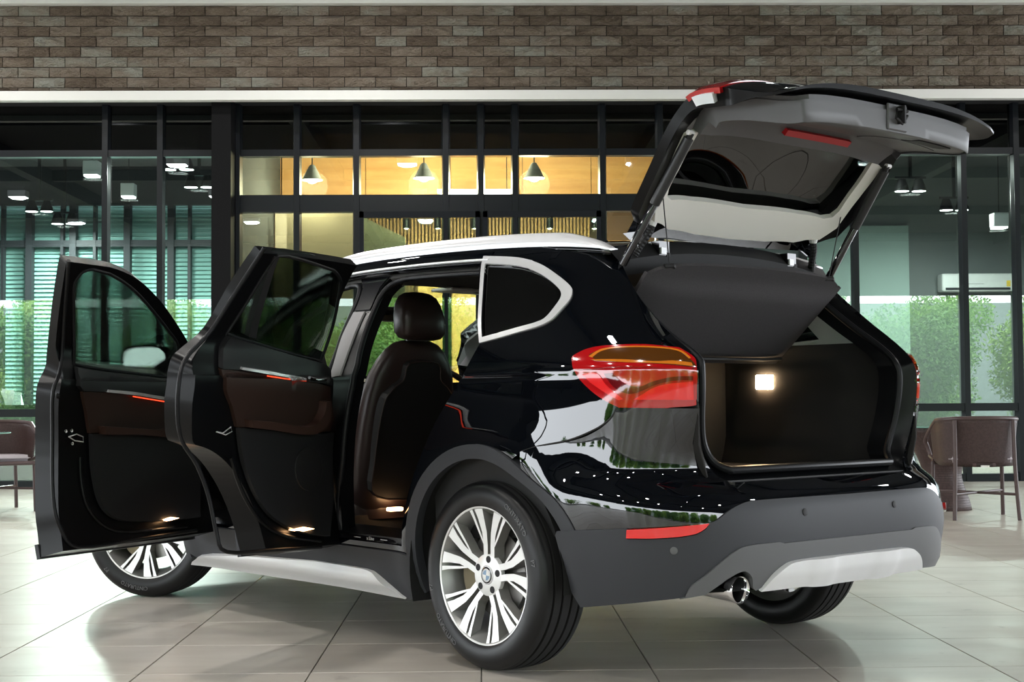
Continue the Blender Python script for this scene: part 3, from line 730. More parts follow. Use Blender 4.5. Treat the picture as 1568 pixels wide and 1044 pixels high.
# ---- slab: a piece of a curved surface with thickness, traced by an outline and holes in (u, v)
def resample(loop, h):
    out = []
    for i in range(len(loop)):
        a, b = np.array(loop[i], float), np.array(loop[(i + 1) % len(loop)], float); d = np.linalg.norm(b - a)
        if d < 1e-5: continue
        k = max(1, int(math.ceil(d / h)))
        for j in range(k): out.append(a + (b - a) * j / k)
    return np.array(out)
def inside(P, loop):
    x, y = P[:, 0], P[:, 1]; r = np.zeros(len(P), bool); n = len(loop)
    for i in range(n):
        x0, y0 = loop[i]; x1, y1 = loop[(i + 1) % n]
        c = (y0 > y) != (y1 > y)
        with np.errstate(divide='ignore', invalid='ignore'): r ^= c & (x < (x1 - x0) * (y - y0) / (y1 - y0 + 1e-30) + x0)
    return r
def seg_dist(P, loop):
    d = np.full(len(P), 1e9)
    for i in range(len(loop)):
        a, b = loop[i], loop[(i + 1) % len(loop)]; ab = b - a; t = np.clip(((P - a) @ ab) / (ab @ ab + 1e-12), 0, 1)
        d = np.minimum(d, np.hypot(*(P - (a + t[:, None] * ab)).T))
    return d
def slab(name, outer, surf, o_out, o_in, m, parent, holes=(), h=0.035, soft=0.0, walls=True, back=True, m_back=None):
    loops = [resample(outer, h * .7)] + [resample(q, h * .7) for q in holes]
    lo, hi = loops[0].min(0), loops[0].max(0)
    gx, gy = np.meshgrid(np.arange(lo[0] + h / 2, hi[0], h), np.arange(lo[1] + h / 2, hi[1], h)); gx = gx + (np.arange(gx.shape[0]) % 2)[:, None] * h / 2
    G = np.stack([gx.ravel(), gy.ravel()], -1)
    ins = inside(G, loops[0])
    for q in loops[1:]: ins &= ~inside(G, q)
    G = G[ins]
    for q in loops:
        if len(G): G = G[seg_dist(G, q) > h * .45]
    pts = []; edges = []
    for q in loops:
        b = len(pts); pts += [Vector((float(a), float(c))) for a, c in q]; edges += [(b + i, b + (i + 1) % len(q)) for i in range(len(q))]
    pts += [Vector((float(a), float(c))) for a, c in G]
    V2, E2, F2, *_ = delaunay_2d_cdt(pts, edges, [], 0, 1e-6)
    V2 = np.array([[v.x, v.y] for v in V2]); F2 = np.array([f for f in F2 if len(f) == 3])
    c = V2[F2].mean(1); ok = inside(c, loops[0])
    for q in loops[1:]: ok &= ~inside(c, q)
    F2 = F2[ok]
    ar = np.cross(V2[F2[:, 1]] - V2[F2[:, 0]], V2[F2[:, 2]] - V2[F2[:, 0]]); F2 = F2[np.abs(ar) > 1e-10]; ar = ar[np.abs(ar) > 1e-10]
    F2[ar > 0] = F2[ar > 0][:, ::-1]                      # outward: dv x du is the outer normal, so clockwise in (u, v)
    oo = (lambda u, v: o_out(u, v)) if callable(o_out) else (lambda u, v: np.full(np.shape(u), o_out))
    oi = (lambda u, v: o_in(u, v)) if callable(o_in) else (lambda u, v: np.full(np.shape(u), o_in))
    u, v = V2[:, 0], V2[:, 1]; n = nrm(surf, u, v); base = surf(u, v)
    drop = 0.0
    if soft:
        d = np.full(len(V2), 1e9)
        for q in loops: d = np.minimum(d, seg_dist(V2, q))
        drop = soft * np.clip(1 - d / (h * .9), 0, 1) ** 2
    if callable(o_out) or soft:
        f2 = lambda a, b: surf(a, b) + nrm(surf, a, b) * oo(a, b)[..., None]; nf = nrm(f2, u, v, 3e-3)
    else: nf = n
    if callable(o_in):
        f3 = lambda a, b: surf(a, b) + nrm(surf, a, b) * oi(a, b)[..., None]; nb = -nrm(f3, u, v, 3e-3)
    else: nb = -n
    VO = base + n * (oo(u, v) - drop)[:, None]; VI = base + n * oi(u, v)[:, None]
    N = len(V2); verts = [VO]; norms = [nf]; faces = [tuple(f) for f in F2]
    if back: verts.append(VI); norms.append(nb); faces += [tuple(N + f[::-1]) for f in F2]
    if walls:
        cnt = {}
        for f in F2:
            for i in range(3): a, b = int(f[i]), int(f[(i + 1) % 3]); cnt[(a, b)] = 1
        bd = [e for e in cnt if (e[1], e[0]) not in cnt]
        base_i = sum(len(x) for x in verts); wv = []; wn = []; en = {}; nxt = {}; prv = {}
        for (a, b) in bd:
            t = VO[b] - VO[a]; w = np.cross(t, VO[a] - VI[a] + 1e-9); en[(a, b)] = w / (np.linalg.norm(w) + 1e-12); nxt[a] = (a, b); prv[b] = (a, b)
        def wnorm(e, v):
            q = en[e]; o = prv.get(v) if e[0] == v else nxt.get(v)
            if o is not None and o != e and en[o] @ q > .72: q = q + en[o]; q = q / (np.linalg.norm(q) + 1e-12)
            return q
        for (a, b) in bd:
            k = base_i + len(wv); wv += [VO[a], VO[b], VI[b], VI[a]]; na, nb_ = wnorm((a, b), a), wnorm((a, b), b); wn += [na, nb_, nb_, na]; faces.append((k + 3, k + 2, k + 1, k))
        if wv: verts.append(np.array(wv)); norms.append(np.array(wn))
    if m_back is not None: m = [m, m_back]
    o = mesh(name, np.concatenate(verts), faces, m, parent, True, normals=np.concatenate(norms), mi=[0 if i < len(F2) or m_back is None else 1 for i in range(len(faces))])
    return o
def mirror(o, name=None, parent=None):
    c = o.copy(); COL.objects.link(c); c.name = name or o.name.split('.')[0]; c.parent = parent or o.parent; c.scale = (1, -1, 1); return c
def tube_on(name, path, surf, off, rad, m, parent, closed=False, n=8):
    P = np.array(path); pts = surf(P[:, 0], P[:, 1]) + nrm(surf, P[:, 0], P[:, 1]) * off
    return MB().tube(list(pts), rad, n, closed).build(name, m, parent, smooth=True, angle=60)
# ---- car materials
m_paint = mat('black_metallic_paint', (0.0016, 0.0022, 0.0036), 0.5, spec=0.0, coat=1.0)
m_paint.node_tree.nodes['Principled BSDF'].inputs['Coat Roughness'].default_value = 0.0
m_paint.node_tree.nodes['Principled BSDF'].inputs['Coat IOR'].default_value = 1.75
m_jamb = mat('black_paint_jamb', (0.003, 0.0033, 0.004), 0.30, spec=0.25, coat=0.0)
m_inner = m_jamb
m_clad = mat('grey_textured_cladding', (0.042, 0.044, 0.050), 0.5, spec=0.28)
m_clad2 = mat('mid_grey_diffuser_plastic', (0.12, 0.122, 0.126), 0.45, spec=0.3)
m_silver = mat('satin_silver_plastic', (0.74, 0.74, 0.75), 0.32, metal=0.15)
m_chrome = mat('satin_aluminium_trim', (0.78, 0.78, 0.80), 0.26, metal=0.45)
m_mirrorchrome = mat('polished_chrome', (0.85, 0.85, 0.86), 0.05, metal=1.0)
m_rubber = mat('black_rubber', (0.010, 0.010, 0.011), 0.55)
m_seal = mat('black_rubber_seal', (0.007, 0.0075, 0.009), 0.42, spec=0.25)
m_black = mat('matt_black_plastic', (0.010, 0.010, 0.011), 0.6)
m_gloss = mat('piano_black_trim', (0.006, 0.006, 0.008), 0.08, spec=0.6, coat=0.6)
m_cglass = glass('car_side_glass', (0.52, 0.60, 0.55), 0.05)
m_privacy = glass('privacy_glass', (0.10, 0.105, 0.108), 0.09)
m_gateglass = glass('heated_rear_glass', (0.13, 0.145, 0.14), 0.06)
m_under = mat('underbody_black', (0.006, 0.006, 0.006), 0.9)

# ================================================================ BODY SIDES
ARC = lambda xc, r, a0, a1, n=24: [(xc + r * math.cos(R(a0 + (a1 - a0) * i / n)), .335 + r * math.sin(R(a0 + (a1 - a0) * i / n))) for i in range(n + 1)]
win_out = PX([(741.3, 393)] + cv([(741.3, 393), (795, 395.5), (829, 405.5), (856, 423), (873.5, 438), (877, 447), (873.5, 459), (860, 474.5), (845, 490), (825.6, 500), (795, 509), (764, 518), (735, 525.5)])[1:])
win_in = PX(cv([(744, 404.4), (791, 407.5), (822, 417), (843, 430), (855, 441), (860, 449), (859, 457), (852, 468), (837, 486), (822, 494), (791, 502.5), (739, 517)]))
lamp_px = cv([(875.4, 550), (879, 543.5), (902, 533), (933, 528.5), (986.5, 527), (1040, 532)]) + cv([(1042, 533), (1063, 547), (1066.5, 560)])[1:] + cv([(1067, 590), (1066.5, 614), (1062, 621), (1025, 624), (1009.5, 628.5), (963.5, 629.7), (946, 623), (925, 612.5), (906, 599), (887, 580), (877, 562.6)])
lamp_uz = PX(lamp_px)
# tailgate aperture edge on the skin (one half), from the roof corner down to the centre of the sill
ap_px = [(944, 384), (952, 404), (968, 437), (985, 463), (1010, 494), (1035, 518), (1055, 535), (1066, 548), (1069, 562), (1070, 615), (1070, 650), (1073, 686), (1082, 712), (1098, 731), (1120, 741)]
ap = PX(cv(ap_px, 4))
seam = PX(cv([(944, 624), (938, 637), (925, 649), (906, 660), (871.6, 673.8), (825.6, 683), (798, 692)], 4))
arch_out = .462; arch_in = .412
_sx, _sz = seam[-1]
a_seam = math.degrees(math.atan2(_sz - .335, _sx))
ARCR = arch_out - .012
door_rear = PX([(740, 404), (735.5, 524), (713, 566)]) + [(.26, .87), (.345, .73), (.42, .60), (.475, .48), (.50, .40)]
ze = lambda x: float(_zedge(x))
# body side frame: quarter panel, cant rail, A-pillar and rocker in one pressing
top_line = [(x, ze(x) + 0.012) for x in np.linspace(-.30, 2.22, 46)]
k_ap = [p for p in ap if p[1] > seam[0][1] - .0]
side_outer = top_line[::-1] + [(ap[0][0] + .02, ze(-.3) + 0.0)] + k_ap + seam + ARC(0, ARCR, a_seam, 0 - 8)[1:] + [(.462, .24), (2.16, .24), (2.20, .5), (2.20, 1.02), (2.30, 1.09)]
hole_doors = door_rear + [(2.07, .40), (2.09, .6), (2.10, .98), (2.07, 1.06)] + [(x, ze(x) - .055) for x in np.linspace(1.95, 1.5, 8)] + [(x, ze(x) - .05) for x in np.linspace(1.4, .30, 16)]
side = slab('body_side', side_outer, Wsurf, 0.0, -.012, m_paint, car, [hole_doors, win_in, lamp_uz], h=.03)
mirror(side)
sg = tube_on('bumper_gap', seam, Wsurf, .002, .0032, m_black, side)
# quarter window, its black edge and aluminium surround
qg = slab('quarter_window', win_in, Wsurf, -.006, -.010, m_privacy, car, h=.04); mirror(qg)
q2 = slab('window_surround', win_out, Wsurf, .005, -.004, m_chrome, qg, [win_in[:-1] + [win_in[-1]]], h=.02)
qg2 = [c for c in car.children if c.name.startswith('quarter_window') and c is not qg][0]
cp = q2.copy(); COL.objects.link(cp); cp.parent = qg2
post = PX([(737, 399), (744, 404), (739.5, 517), (735, 523)]); pf = slab('window_post', post, Wsurf, .003, -.02, m_gloss, car, h=.03); mirror(pf)

# roof
def roof_z(x, y):
    e = _zedge(np.minimum(x, 1.5)); return e + .012 + .055 * (1 - (np.abs(y) / .60) ** 2.2) + .0 * x
xs = np.linspace(-.36, 1.50, 48); ys = np.linspace(-.60, .60, 41)
V = [(x, y, float(roof_z(x, y))) for y in ys for x in xs]; nx = len(xs)
Fc = [(j * nx + i, j * nx + i + 1, (j + 1) * nx + i + 1, (j + 1) * nx + i) for j in range(len(ys) - 1) for i in range(nx - 1)]
rf = mesh('roof', V, Fc, m_paint, car); md = rf.modifiers.new('thickness', 'SOLIDIFY'); md.thickness = .02; md.offset = -1
# roof rails
def rail_path(n=40):
    P = []
    for i in range(n + 1):
        t = i / n; x = -.365 + 2.02 * t; z = float(roof_z(min(x, 1.5), .575)) - max(0, x - 1.5) * .12
        lift = .048 * min(1, t / .12) ** .6 * min(1, (1 - t) / .10) ** .6
        P.append((x, .578 - .035 * max(0, t - .75), z, lift))
    return P
rp = rail_path(); V = []; Fc = []
prof_r = [(-.5, 0.0), (-.55, .4), (-.42, .85), (-.1, 1.0), (.25, .95), (.5, .6), (.55, .25), (.5, 0.0)]
for (x, y, z, l) in rp:
    for (a, b) in prof_r: V.append((x, y + a * .042, z - .008 + b * (l + .008)))
k = len(prof_r)
for i in range(len(rp) - 1):
    for j in range(k - 1): Fc.append((i * k + j, i * k + j + 1, (i + 1) * k + j + 1, (i + 1) * k + j))
Fc += [tuple(range(k)), tuple((len(rp) - 1) * k + j for j in range(k))[::-1]]
rl = mesh('roof_rail', V, Fc, m_chrome, car, angle=50); mirror(rl)

# B pillar between the two doors
def Bsurf(u, z): return Wsurf(u, z)
bp_poly = [(.955, .39), (1.085, .39), (1.06, .9), (1.03, 1.14), (1.04, 1.23), (1.047, 1.38), (1.076, 1.447), (1.13, 1.487), (.90, 1.487), (.929, 1.436), (.916, 1.325), (.888, 1.157), (.875, 1.09), (.895, .94), (.913, .725)]
bpil = slab('b_pillar', bp_poly, Wsurf, -.030, -.095, m_jamb, car, h=.03); mirror(bpil)
bt = slab('pillar_trim', [(1.035, 1.34), (1.04, 1.38), (1.068, 1.447), (1.12, 1.483), (.91, 1.483), (.937, 1.436), (.925, 1.34)], Wsurf, -.024, -.032, m_gloss, bpil, h=.03)
m_greytrim = mat('grey_fabric_pillar_trim', (0.30, 0.29, 0.295), 0.85)
m_beige = mat('light_oyster_trim', (0.70, 0.68, 0.63), 0.7)
slab('pillar_lining', [(1.035, 1.332), (.955, 1.332), (.945, 1.2), (.95, 1.06), (1.02, 1.05), (1.025, 1.14), (1.034, 1.23)], Wsurf, -.022, -.032, m_greytrim, bpil, h=.03)
# inner lining of cant rail and rocker
slab('sill', [(.44, .30), (2.18, .30), (2.12, .425), (.50, .425)], Wsurf, -.012, -.13, m_jamb, car, h=.05)
mirror(car.children[-1])
# rubber seals round the two apertures
rear_ap = [(.30, ze(.3) - .062)] + [(p[0] + .012, p[1] - .004) for p in door_rear] + [(.955, .405), (.905, .725), (.885, .94), (.866, 1.09), (.878, 1.157), (.905, 1.325), (.912, 1.40), (.88, 1.445), (.80, ze(.8) - .064)] + [(x, ze(x) - .062) for x in np.linspace(.70, .36, 5)]
front_ap = [(1.18, ze(1.18) - .064), (1.115, 1.455), (1.075, 1.40), (1.058, 1.30), (1.052, 1.232), (1.046, 1.142), (1.075, .9), (1.10, .405), (2.03, .405), (2.06, .6), (2.06, 1.0), (2.02, 1.06)] + [(x, ze(x) - .068) for x in np.linspace(1.9, 1.28, 10)]
for pth in (rear_ap, front_ap):
    sl = tube_on('door_seal', [tuple(p) for p in catmull([np.array(q) for q in pth], 4, True)], Wsurf, -.035, .012, m_seal, car, True); mirror(sl)
# bright weather strip over the doors
ws = tube_on('roof_moulding', [(x, ze(x) - .036) for x in np.linspace(.25, 1.62, 40)], Wsurf, .004, .006, m_chrome, car); mirror(ws)

# ================================================================ ARCHES AND SILLS
def arch(xc, a0, a1, name='wheel_arch_cladding'):
    o = slab(name, ARC(xc, arch_out, a0, a1, 36) + ARC(xc, arch_in, a1, a0, 36), Wsurf, .014, -.03, m_clad, car, h=.025, soft=.004); mirror(o); return o
rear_end = 180 - math.degrees(math.atan2(.512 - .335, .40))
arch(0, -14, rear_end)
arch(2.67, 0, 194)
# wheel house liners
for xc in (0, 2.67):
    s_ = MB(); V = []; n_ = 28
    for j, y in enumerate((.885, .60, .56)):
        for i in range(n_ + 1):
            a = R(-18 + 202 * i / n_); r = .425 if j < 2 else .05; V.append((xc + r * math.cos(a), y, .335 + r * math.sin(a)))
    Fc = [(j * (n_ + 1) + i, (j + 1) * (n_ + 1) + i, (j + 1) * (n_ + 1) + i + 1, j * (n_ + 1) + i + 1) for j in range(2) for i in range(n_)]
    o = mesh('wheel_house', V, Fc, m_under, car); mirror(o)
# sill cladding with satin silver blade
sc_ = slab('sill_cladding', [(.43, .245), (.43, .36), (.50, .375), (2.20, .385), (2.235, .25), (2.1, .205), (.5, .195)], Wsurf, .016, -.03, m_clad, car, h=.04, soft=.006); mirror(sc_)
silver = PX(cv([(626.5, 912.5), (585, 877), (573, 870), (556, 866), (498, 857), (441, 852), (380, 847), (330, 845)], 4) + [(313, 847), (300, 856), (298, 861)] + cv([(298, 861), (326, 864), (412, 877), (527, 894), (626, 912.5)], 4)[1:-1])
def sill_blade(name, poly):
    f = lambda u, v: .020 + .022 * np.exp(-((v - .262) / .035) ** 2)
    o = slab(name, poly, Wsurf, f, .0, m_silver, car, h=.02); mirror(o); return o
sill_blade('sill_blade', silver)
# floor pan and inner rocker so that light does not pass under the cabin
MB().box((.10, -.72, .25), (3.2, .72, .29)).build('floor_pan', m_under, car)
# ================================================================ REAR LAMPS
m_red = mat('red_lamp_lens', (0.42, 0.004, 0.006), 0.08, spec=0.7, coat=1.0)
m_redlit = mat('bright_red_reflector', (0.75, 0.012, 0.012), 0.15, coat=1.0)
m_reddark = mat('dark_red_lens', (0.13, 0.002, 0.004), 0.06, coat=1.0)
m_amber = mat('amber_smoked_lens', (0.085, 0.028, 0.004), 0.10, coat=1.0)
m_amberedge = mat('amber_edge', (0.62, 0.17, 0.012), 0.15, coat=1.0)
m_ridge = m_red
def lampset():
    base = slab('tail_lamp', lamp_uz, Wsurf, .004, -.03, m_red, car, h=.02, soft=.003)
    P = lambda pts, n=4: PX(cv(pts, n))
    amb = P([(903, 544), (918, 537.5), (940, 534), (985, 532.5), (1035, 537), (1054, 549)]) + P([(1060, 554), (1062, 562), (1020, 558), (960, 556), (915, 553)])
    slab('indicator_lens', amb, Wsurf, .0065, .002, m_amber, base, h=.02)
    rim = P([(903, 547), (918, 537.5), (939, 533.2), (985, 531.6), (1037, 536.4), (1057, 549)]) + P([(1054, 550), (1035, 538.2), (985, 533.5), (942, 535), (921, 539.5), (908, 548.5)])
    slab('indicator_edge', rim, Wsurf, .0078, .003, m_amberedge, base, h=.015)
    gl_ = P([(905, 551.5), (930, 551), (960, 551.5), (1000, 554), (1030, 553), (1058, 556)]) + P([(1060, 561), (1020, 557.5), (960, 555.5), (912, 553)])
    slab('indicator_line', gl_, Wsurf, .0075, .003, m_amberedge, base, h=.015)  # brighter amber line along the lower edge of the lens
    bar = P([(880, 557), (910, 555.5), (950, 556), (1010, 558.5), (1064, 566)]) + P([(1064, 569.5), (1010, 563.5), (950, 561.5), (910, 565), (881, 566)])
    slab('lens_ridge', bar, Wsurf, .009, .003, m_ridge, base, h=.015)  # plain red ridge of the lens, shaped where the crease highlight runs
    lg = P([(905, 570), (925, 568), (943, 588), (968, 606), (1000, 612), (1060, 612)]) + P([(1060, 600), (1030, 588), (1000, 590), (975, 594), (955, 580), (945, 567), (1000, 566), (1062, 573)][::1])
    brt = P([(985, 603), (1000, 594), (1020, 588), (1060, 584)]) + PX([(1061, 612), (970, 612)])
    slab('brake_reflector', brt, Wsurf, .0075, .002, m_redlit, base, h=.02)
    l1 = P([(893, 573), (915, 571), (930, 590), (955, 611)]) + P([(948, 613), (930, 603), (905, 586)])
    slab('light_guide', l1, Wsurf, .0075, .002, m_redlit, base, h=.02)
    l2 = P([(938, 571), (958, 588), (980, 592), (1000, 584), (1030, 577), (1060, 576)]) + P([(1060, 582), (1030, 583), (1002, 590), (982, 599), (962, 603), (940, 592), (926, 572)])
    slab('light_guide', l2, Wsurf, .0085, .002, m_reddark, base, h=.02)
    return base
tl = lampset()
def mirror_tree(o):
    c = mirror(o)
    for ch in o.children: d = ch.copy(); COL.objects.link(d); d.parent = c
    return c
mirror_tree(tl)

# ================================================================ REAR BUMPER
NEG = lambda pts: [(-2 * LC - u, z) for (u, z) in pts][::-1]     # the same outline mirrored to the other side
bl = PX(cv([(1083, 801), (1095, 796.5), (1115.5, 781), (1133, 772.5), (1148.7, 769), (1184, 766), (1240, 762), (1290, 758.5)], 4))
clad_top_side = PX([(857, 812), (900, 811), (962, 808.5), (1083, 801)])
arc_tail = ARC(0, ARCR + .004, a_seam, rear_end, 8)
lipz = ap[-1][1] - .012
ap_low = [p for p in ap if p[1] <= seam[0][1]]
half = ([seam[0]] + seam[1:] + arc_tail[1:] + clad_top_side[:-1] + bl)          # left outline going down and to the centre
ctr = -LC
z_ctr = bl[-1][1]
left_low = [p for p in half if p[0] > ctr]
outer = left_low + NEG(left_low) + NEG([(p[0], p[1]) for p in ap_low])[::-1][::-1]
# order: left edge down -> centre -> right edge up -> back along the aperture over the centre
up_left = [(u - .0, z) for (u, z) in ap_low]
bump_outer = left_low + NEG(left_low) + NEG(up_left)[::-1] * 0 + [(-2 * LC - u, z) for (u, z) in up_left] + up_left[::-1]
def bump_off(u, z):
    # pocket under the lamp: a shallow scoop with a soft crease towards the corner
    d = np.exp(-(((np.abs(u + LC) - (LC - .52)) / .10) ** 2)) * np.exp(-(((z - .80) / .11) ** 2))
    return .006 - .022 * d
bumper = slab('rear_bumper', bump_outer, Wsurf, bump_off, -.016, m_paint, car, h=.028)
# reflectors
rfl = PX([(963, 822), (963.5, 809.5), (1082, 801)] + cv([(1082, 801), (1075, 809), (1062, 816), (1040, 820)], 3)[1:] + [(1000, 822.5)])
ro = slab('rear_reflector', rfl, Wsurf, .024, .0, m_redlit, car, h=.02); mirror(ro)
# dark lower cladding
low_side = PX([(857, 812), (962, 808.5)]) + PX([(962.5, 824), (1000, 824.5), (1042, 822), (1064, 818), (1078, 810), (1084, 801)]) + bl[1:]
dg_top = PX(cv([(1048, 910), (1057, 893.5), (1075, 880), (1095, 863), (1120.6, 842.4), (1141, 834), (1187, 828.5)], 4) + [(1194, 830.5), (1235, 826), (1285, 821)])
bot = PX([(855, 818), (866, 860), (880, 905), (893, 927), (925, 924.5), (960, 921.5), (1000, 917), (1040, 912.5)])
dl = [p for p in dg_top if p[0] > ctr]
clad_half_top = [p for p in low_side if p[0] > ctr]
cl_outer = [bot[0]] + clad_half_top + NEG(clad_half_top) + [(-2 * LC - u, z) for (u, z) in bot] + [(-2 * LC - u, z) for (u, z) in dl] + dl[::-1] + bot[1:][::-1]
cld = slab('bumper_cladding', cl_outer, Wsurf, .018, -.03, m_clad, car, h=.03, soft=.004)
# mid grey diffuser band and silver skid plate
sk_top = PX(cv([(1156, 900), (1174, 878), (1190, 864), (1205, 856.5), (1240, 851), (1285, 846)], 4)); skl = [p for p in sk_top if p[0] > ctr]
ex = PX(cv([(1077, 906), (1096, 893), (1113, 881), (1133, 872), (1145, 880), (1147, 896)], 4))
dif_half = dl + []
dlow = [bot[-1]] + ex + [(skl[0][0] + .015, skl[0][1])]
dif_outer = dl + [(-2 * LC - u, z) for (u, z) in dl][::-1] + [(-2 * LC - u, z) for (u, z) in (dlow[0], dlow[-1])] + [(-2 * LC - u, z) for (u, z) in skl[1:]] + skl[1:][::-1] + dlow[::-1]
dif = slab('rear_diffuser', dif_outer, Wsurf, .026, -.03, m_clad2, car, h=.025, soft=.005)
zsk = min(p[1] for p in skl)
skid_bot = PX([(1156.5, 900), (1224, 892), (1267, 888.5)]); skb = [p for p in skid_bot if p[0] > ctr]
zb = skb[-1][1]
skid_outer = skl + [(-2 * LC - u, z) for (u, z) in skl][::-1] + [(-2 * LC - u, z) for (u, z) in skb] + skb[::-1]
def skid_off(u, z):
    y = np.abs(u + LC)
    return .034 + .012 * (1 / (1 + np.exp((y - .22) / .012)) - 1 / (1 + np.exp((y - .10) / .012))) + .012 * np.clip((z - zb) / .06, 0, 1)
slab('skid_plate', skid_outer, Wsurf, skid_off, .0, m_silver, car, h=.018, soft=.004)
# underside lip of the bumper
def under_lip():
    us = np.linspace(-.45, -2 * LC + .45, 60); zz = np.interp(us, [p[0] for p in sorted(bot)], [p[1] for p in sorted(bot)])
    zz = np.where(np.abs(us + LC) < LC - .75, zb, np.minimum(np.interp(np.where(us < -LC, -2 * LC - us, us), [p[0] for p in sorted(bot + skb)], [p[1] for p in sorted(bot + skb)]), .36))
    P = Wsurf(us, zz); Q = P.copy(); Q[:, 0] = Q[:, 0] * .0 - .42; Q[:, 1] *= .8; Q[:, 2] = .43
    V = list(P) + list(Q); n = len(us); mesh('bumper_underside', V, [(i, i + 1, n + i + 1, n + i) for i in range(n - 1)], m_under, car)
under_lip()
# parking sensors, tow eye cover
for (px, py) in ((1031.5, 841), (1226, 784), ):
    u, z = inv_w((px, py)); c = Wsurf(u, z) + nrm(Wsurf, u, z) * .018; n = nrm(Wsurf, u, z)
    for sgn in (1, -1):
        cc = c * [1, sgn, 1]; nn = n * [1, sgn, 1]
        MB().tube([cc - nn * .01, cc + nn * .002, cc + nn * .003], [.0125, .0125, .010], 14).build('parking_sensor', m_clad2 if py > 800 else m_black, car, smooth=True)
ty, tz = -.60, .50
tc = PX([(1385, 770)])[0]
tw = [( -2 * LC + .52, .47), (-2 * LC + .52, .55), (-2 * LC + .57, .55), (-2 * LC + .57, .47)]
slab('tow_eye_cover', tw, Wsurf, .0205, .01, m_clad, car, h=.02, soft=.002)
# exhaust tip
exh = bpc(1133, 903, 0, -.875)
dirx = np.array([1.0, .02, .045])
def exhaust(c):
    s = MB(); c = np.asarray(c)
    n = 32; prof = [(.036, .30), (.040, .12), (.043, .02), (.045, 0.0), (.043, -.004), (.039, .0), (.037, .05), (.036, .26)]
    V = []; 
    for (r, h) in prof:
        for k in range(n): a = 2 * PI * k / n; V.append(c + dirx * h + np.array([0, r * math.cos(a), r * math.sin(a)]))
    Fc = [(i * n + k, i * n + (k + 1) % n, (i + 1) * n + (k + 1) % n, (i + 1) * n + k) for i in range(len(prof) - 1) for k in range(n)]
    o = mesh('exhaust_tip', V, Fc, m_mirrorchrome, car, angle=70)
    mesh('exhaust_bore', [c + dirx * .2 + np.array([0, .037 * math.cos(2 * PI * k / n), .037 * math.sin(2 * PI * k / n)]) for k in range(n)], [tuple(range(n))], m_under, o)
    MB().tube([c + dirx * .26, c + dirx * .45, c + np.array([.62, -.03, .03])], .03, 12).build('exhaust_pipe', mat('dull_steel', (.30, .29, .28), .45, metal=.8), o, smooth=True)
exhaust(exh)
hs = MB().box((exh[0] + .05, exh[1] - .10, .405), (exh[0] + .30, exh[1] + .10, .41)).build('heat_shield', MATS['dull_steel'], car)
MB().box((-.52, -.40, .31), (-.22, .36, .42)).build('silencer', m_under, car)

# ================================================================ TAILGATE APERTURE, LUGGAGE BAY
full_ap = ap + [(-2 * LC - u, z) for (u, z) in ap][::-1]        # left side down, right side up
def ring(off, shrink):
    c = np.array([-LC, 1.05]); out = []
    for (u, z) in full_ap: out.append((u, z))
    return out
A0 = np.array([Wsurf(u, z) for (u, z) in full_ap]); NA = np.array([nrm(Wsurf, u, z) for (u, z) in full_ap])
cen = np.array([-.62, 0, 1.05])
def shrink(P, d, dx):
    Q = P.copy(); 
    for i in range(len(Q)):
        v = cen - Q[i]; v[0] = 0; 
        # pull towards the opening's middle, mostly sideways on the flanks and vertical at sill and header
        w = np.array([0, v[1] / .55, v[2] / .42]); w = w / (np.linalg.norm(w) + 1e-9)
        Q[i] = Q[i] + w * d + np.array([dx, 0, 0])
    return Q
A1 = shrink(A0, .016, .030); A2 = shrink(A0, .050, .055); A3 = shrink(A0, .062, .050); A4 = shrink(A0, .072, .12)
V = list(A0) + list(A1) + list(A2) + list(A3) + list(A4); n = len(A0)
Fc = [(j * n + i, j * n + i + 1, (j + 1) * n + i + 1, (j + 1) * n + i) for j in range(4) for i in range(n - 1)]
jm = mesh('tailgate_jamb', V, Fc, m_jamb, car, angle=40)
sealp = shrink(A0, .058, .038)
hdr_z = 1.445
top_pts = [sealp[-1] + np.array([.03, .05, .035]), np.array([-.375, -.30, 1.452]), np.array([-.355, 0, 1.468]), np.array([-.375, .30, 1.452]), sealp[0] + np.array([.03, -.05, .035])]
MB().tube(list(sealp) + catmull(top_pts, 5)[1:-1], .013, 10, True).build('tailgate_seal', m_seal, jm, smooth=True)
# roof header above the opening
hd = MB(); V = []
for y in np.linspace(-.60, .60, 25):
    zr = float(roof_z(-.36, y)); V += [(-.36, y, zr), (-.40, y * .98, zr - .045), (-.385, y * .97, zr - .10), (-.30, y * .97, zr - .09)]
Fc = [(i * 4 + j, i * 4 + j + 1, (i + 1) * 4 + j + 1, (i + 1) * 4 + j) for i in range(24) for j in range(3)]
mesh('roof_header', V, Fc, m_black, car, angle=40)
m_carpet = mat('black_boot_carpet', (0.014, 0.013, 0.0125), 0.95)
m_carpet2 = mat('dark_boot_plastic', (0.012, 0.012, 0.0125), 0.6)
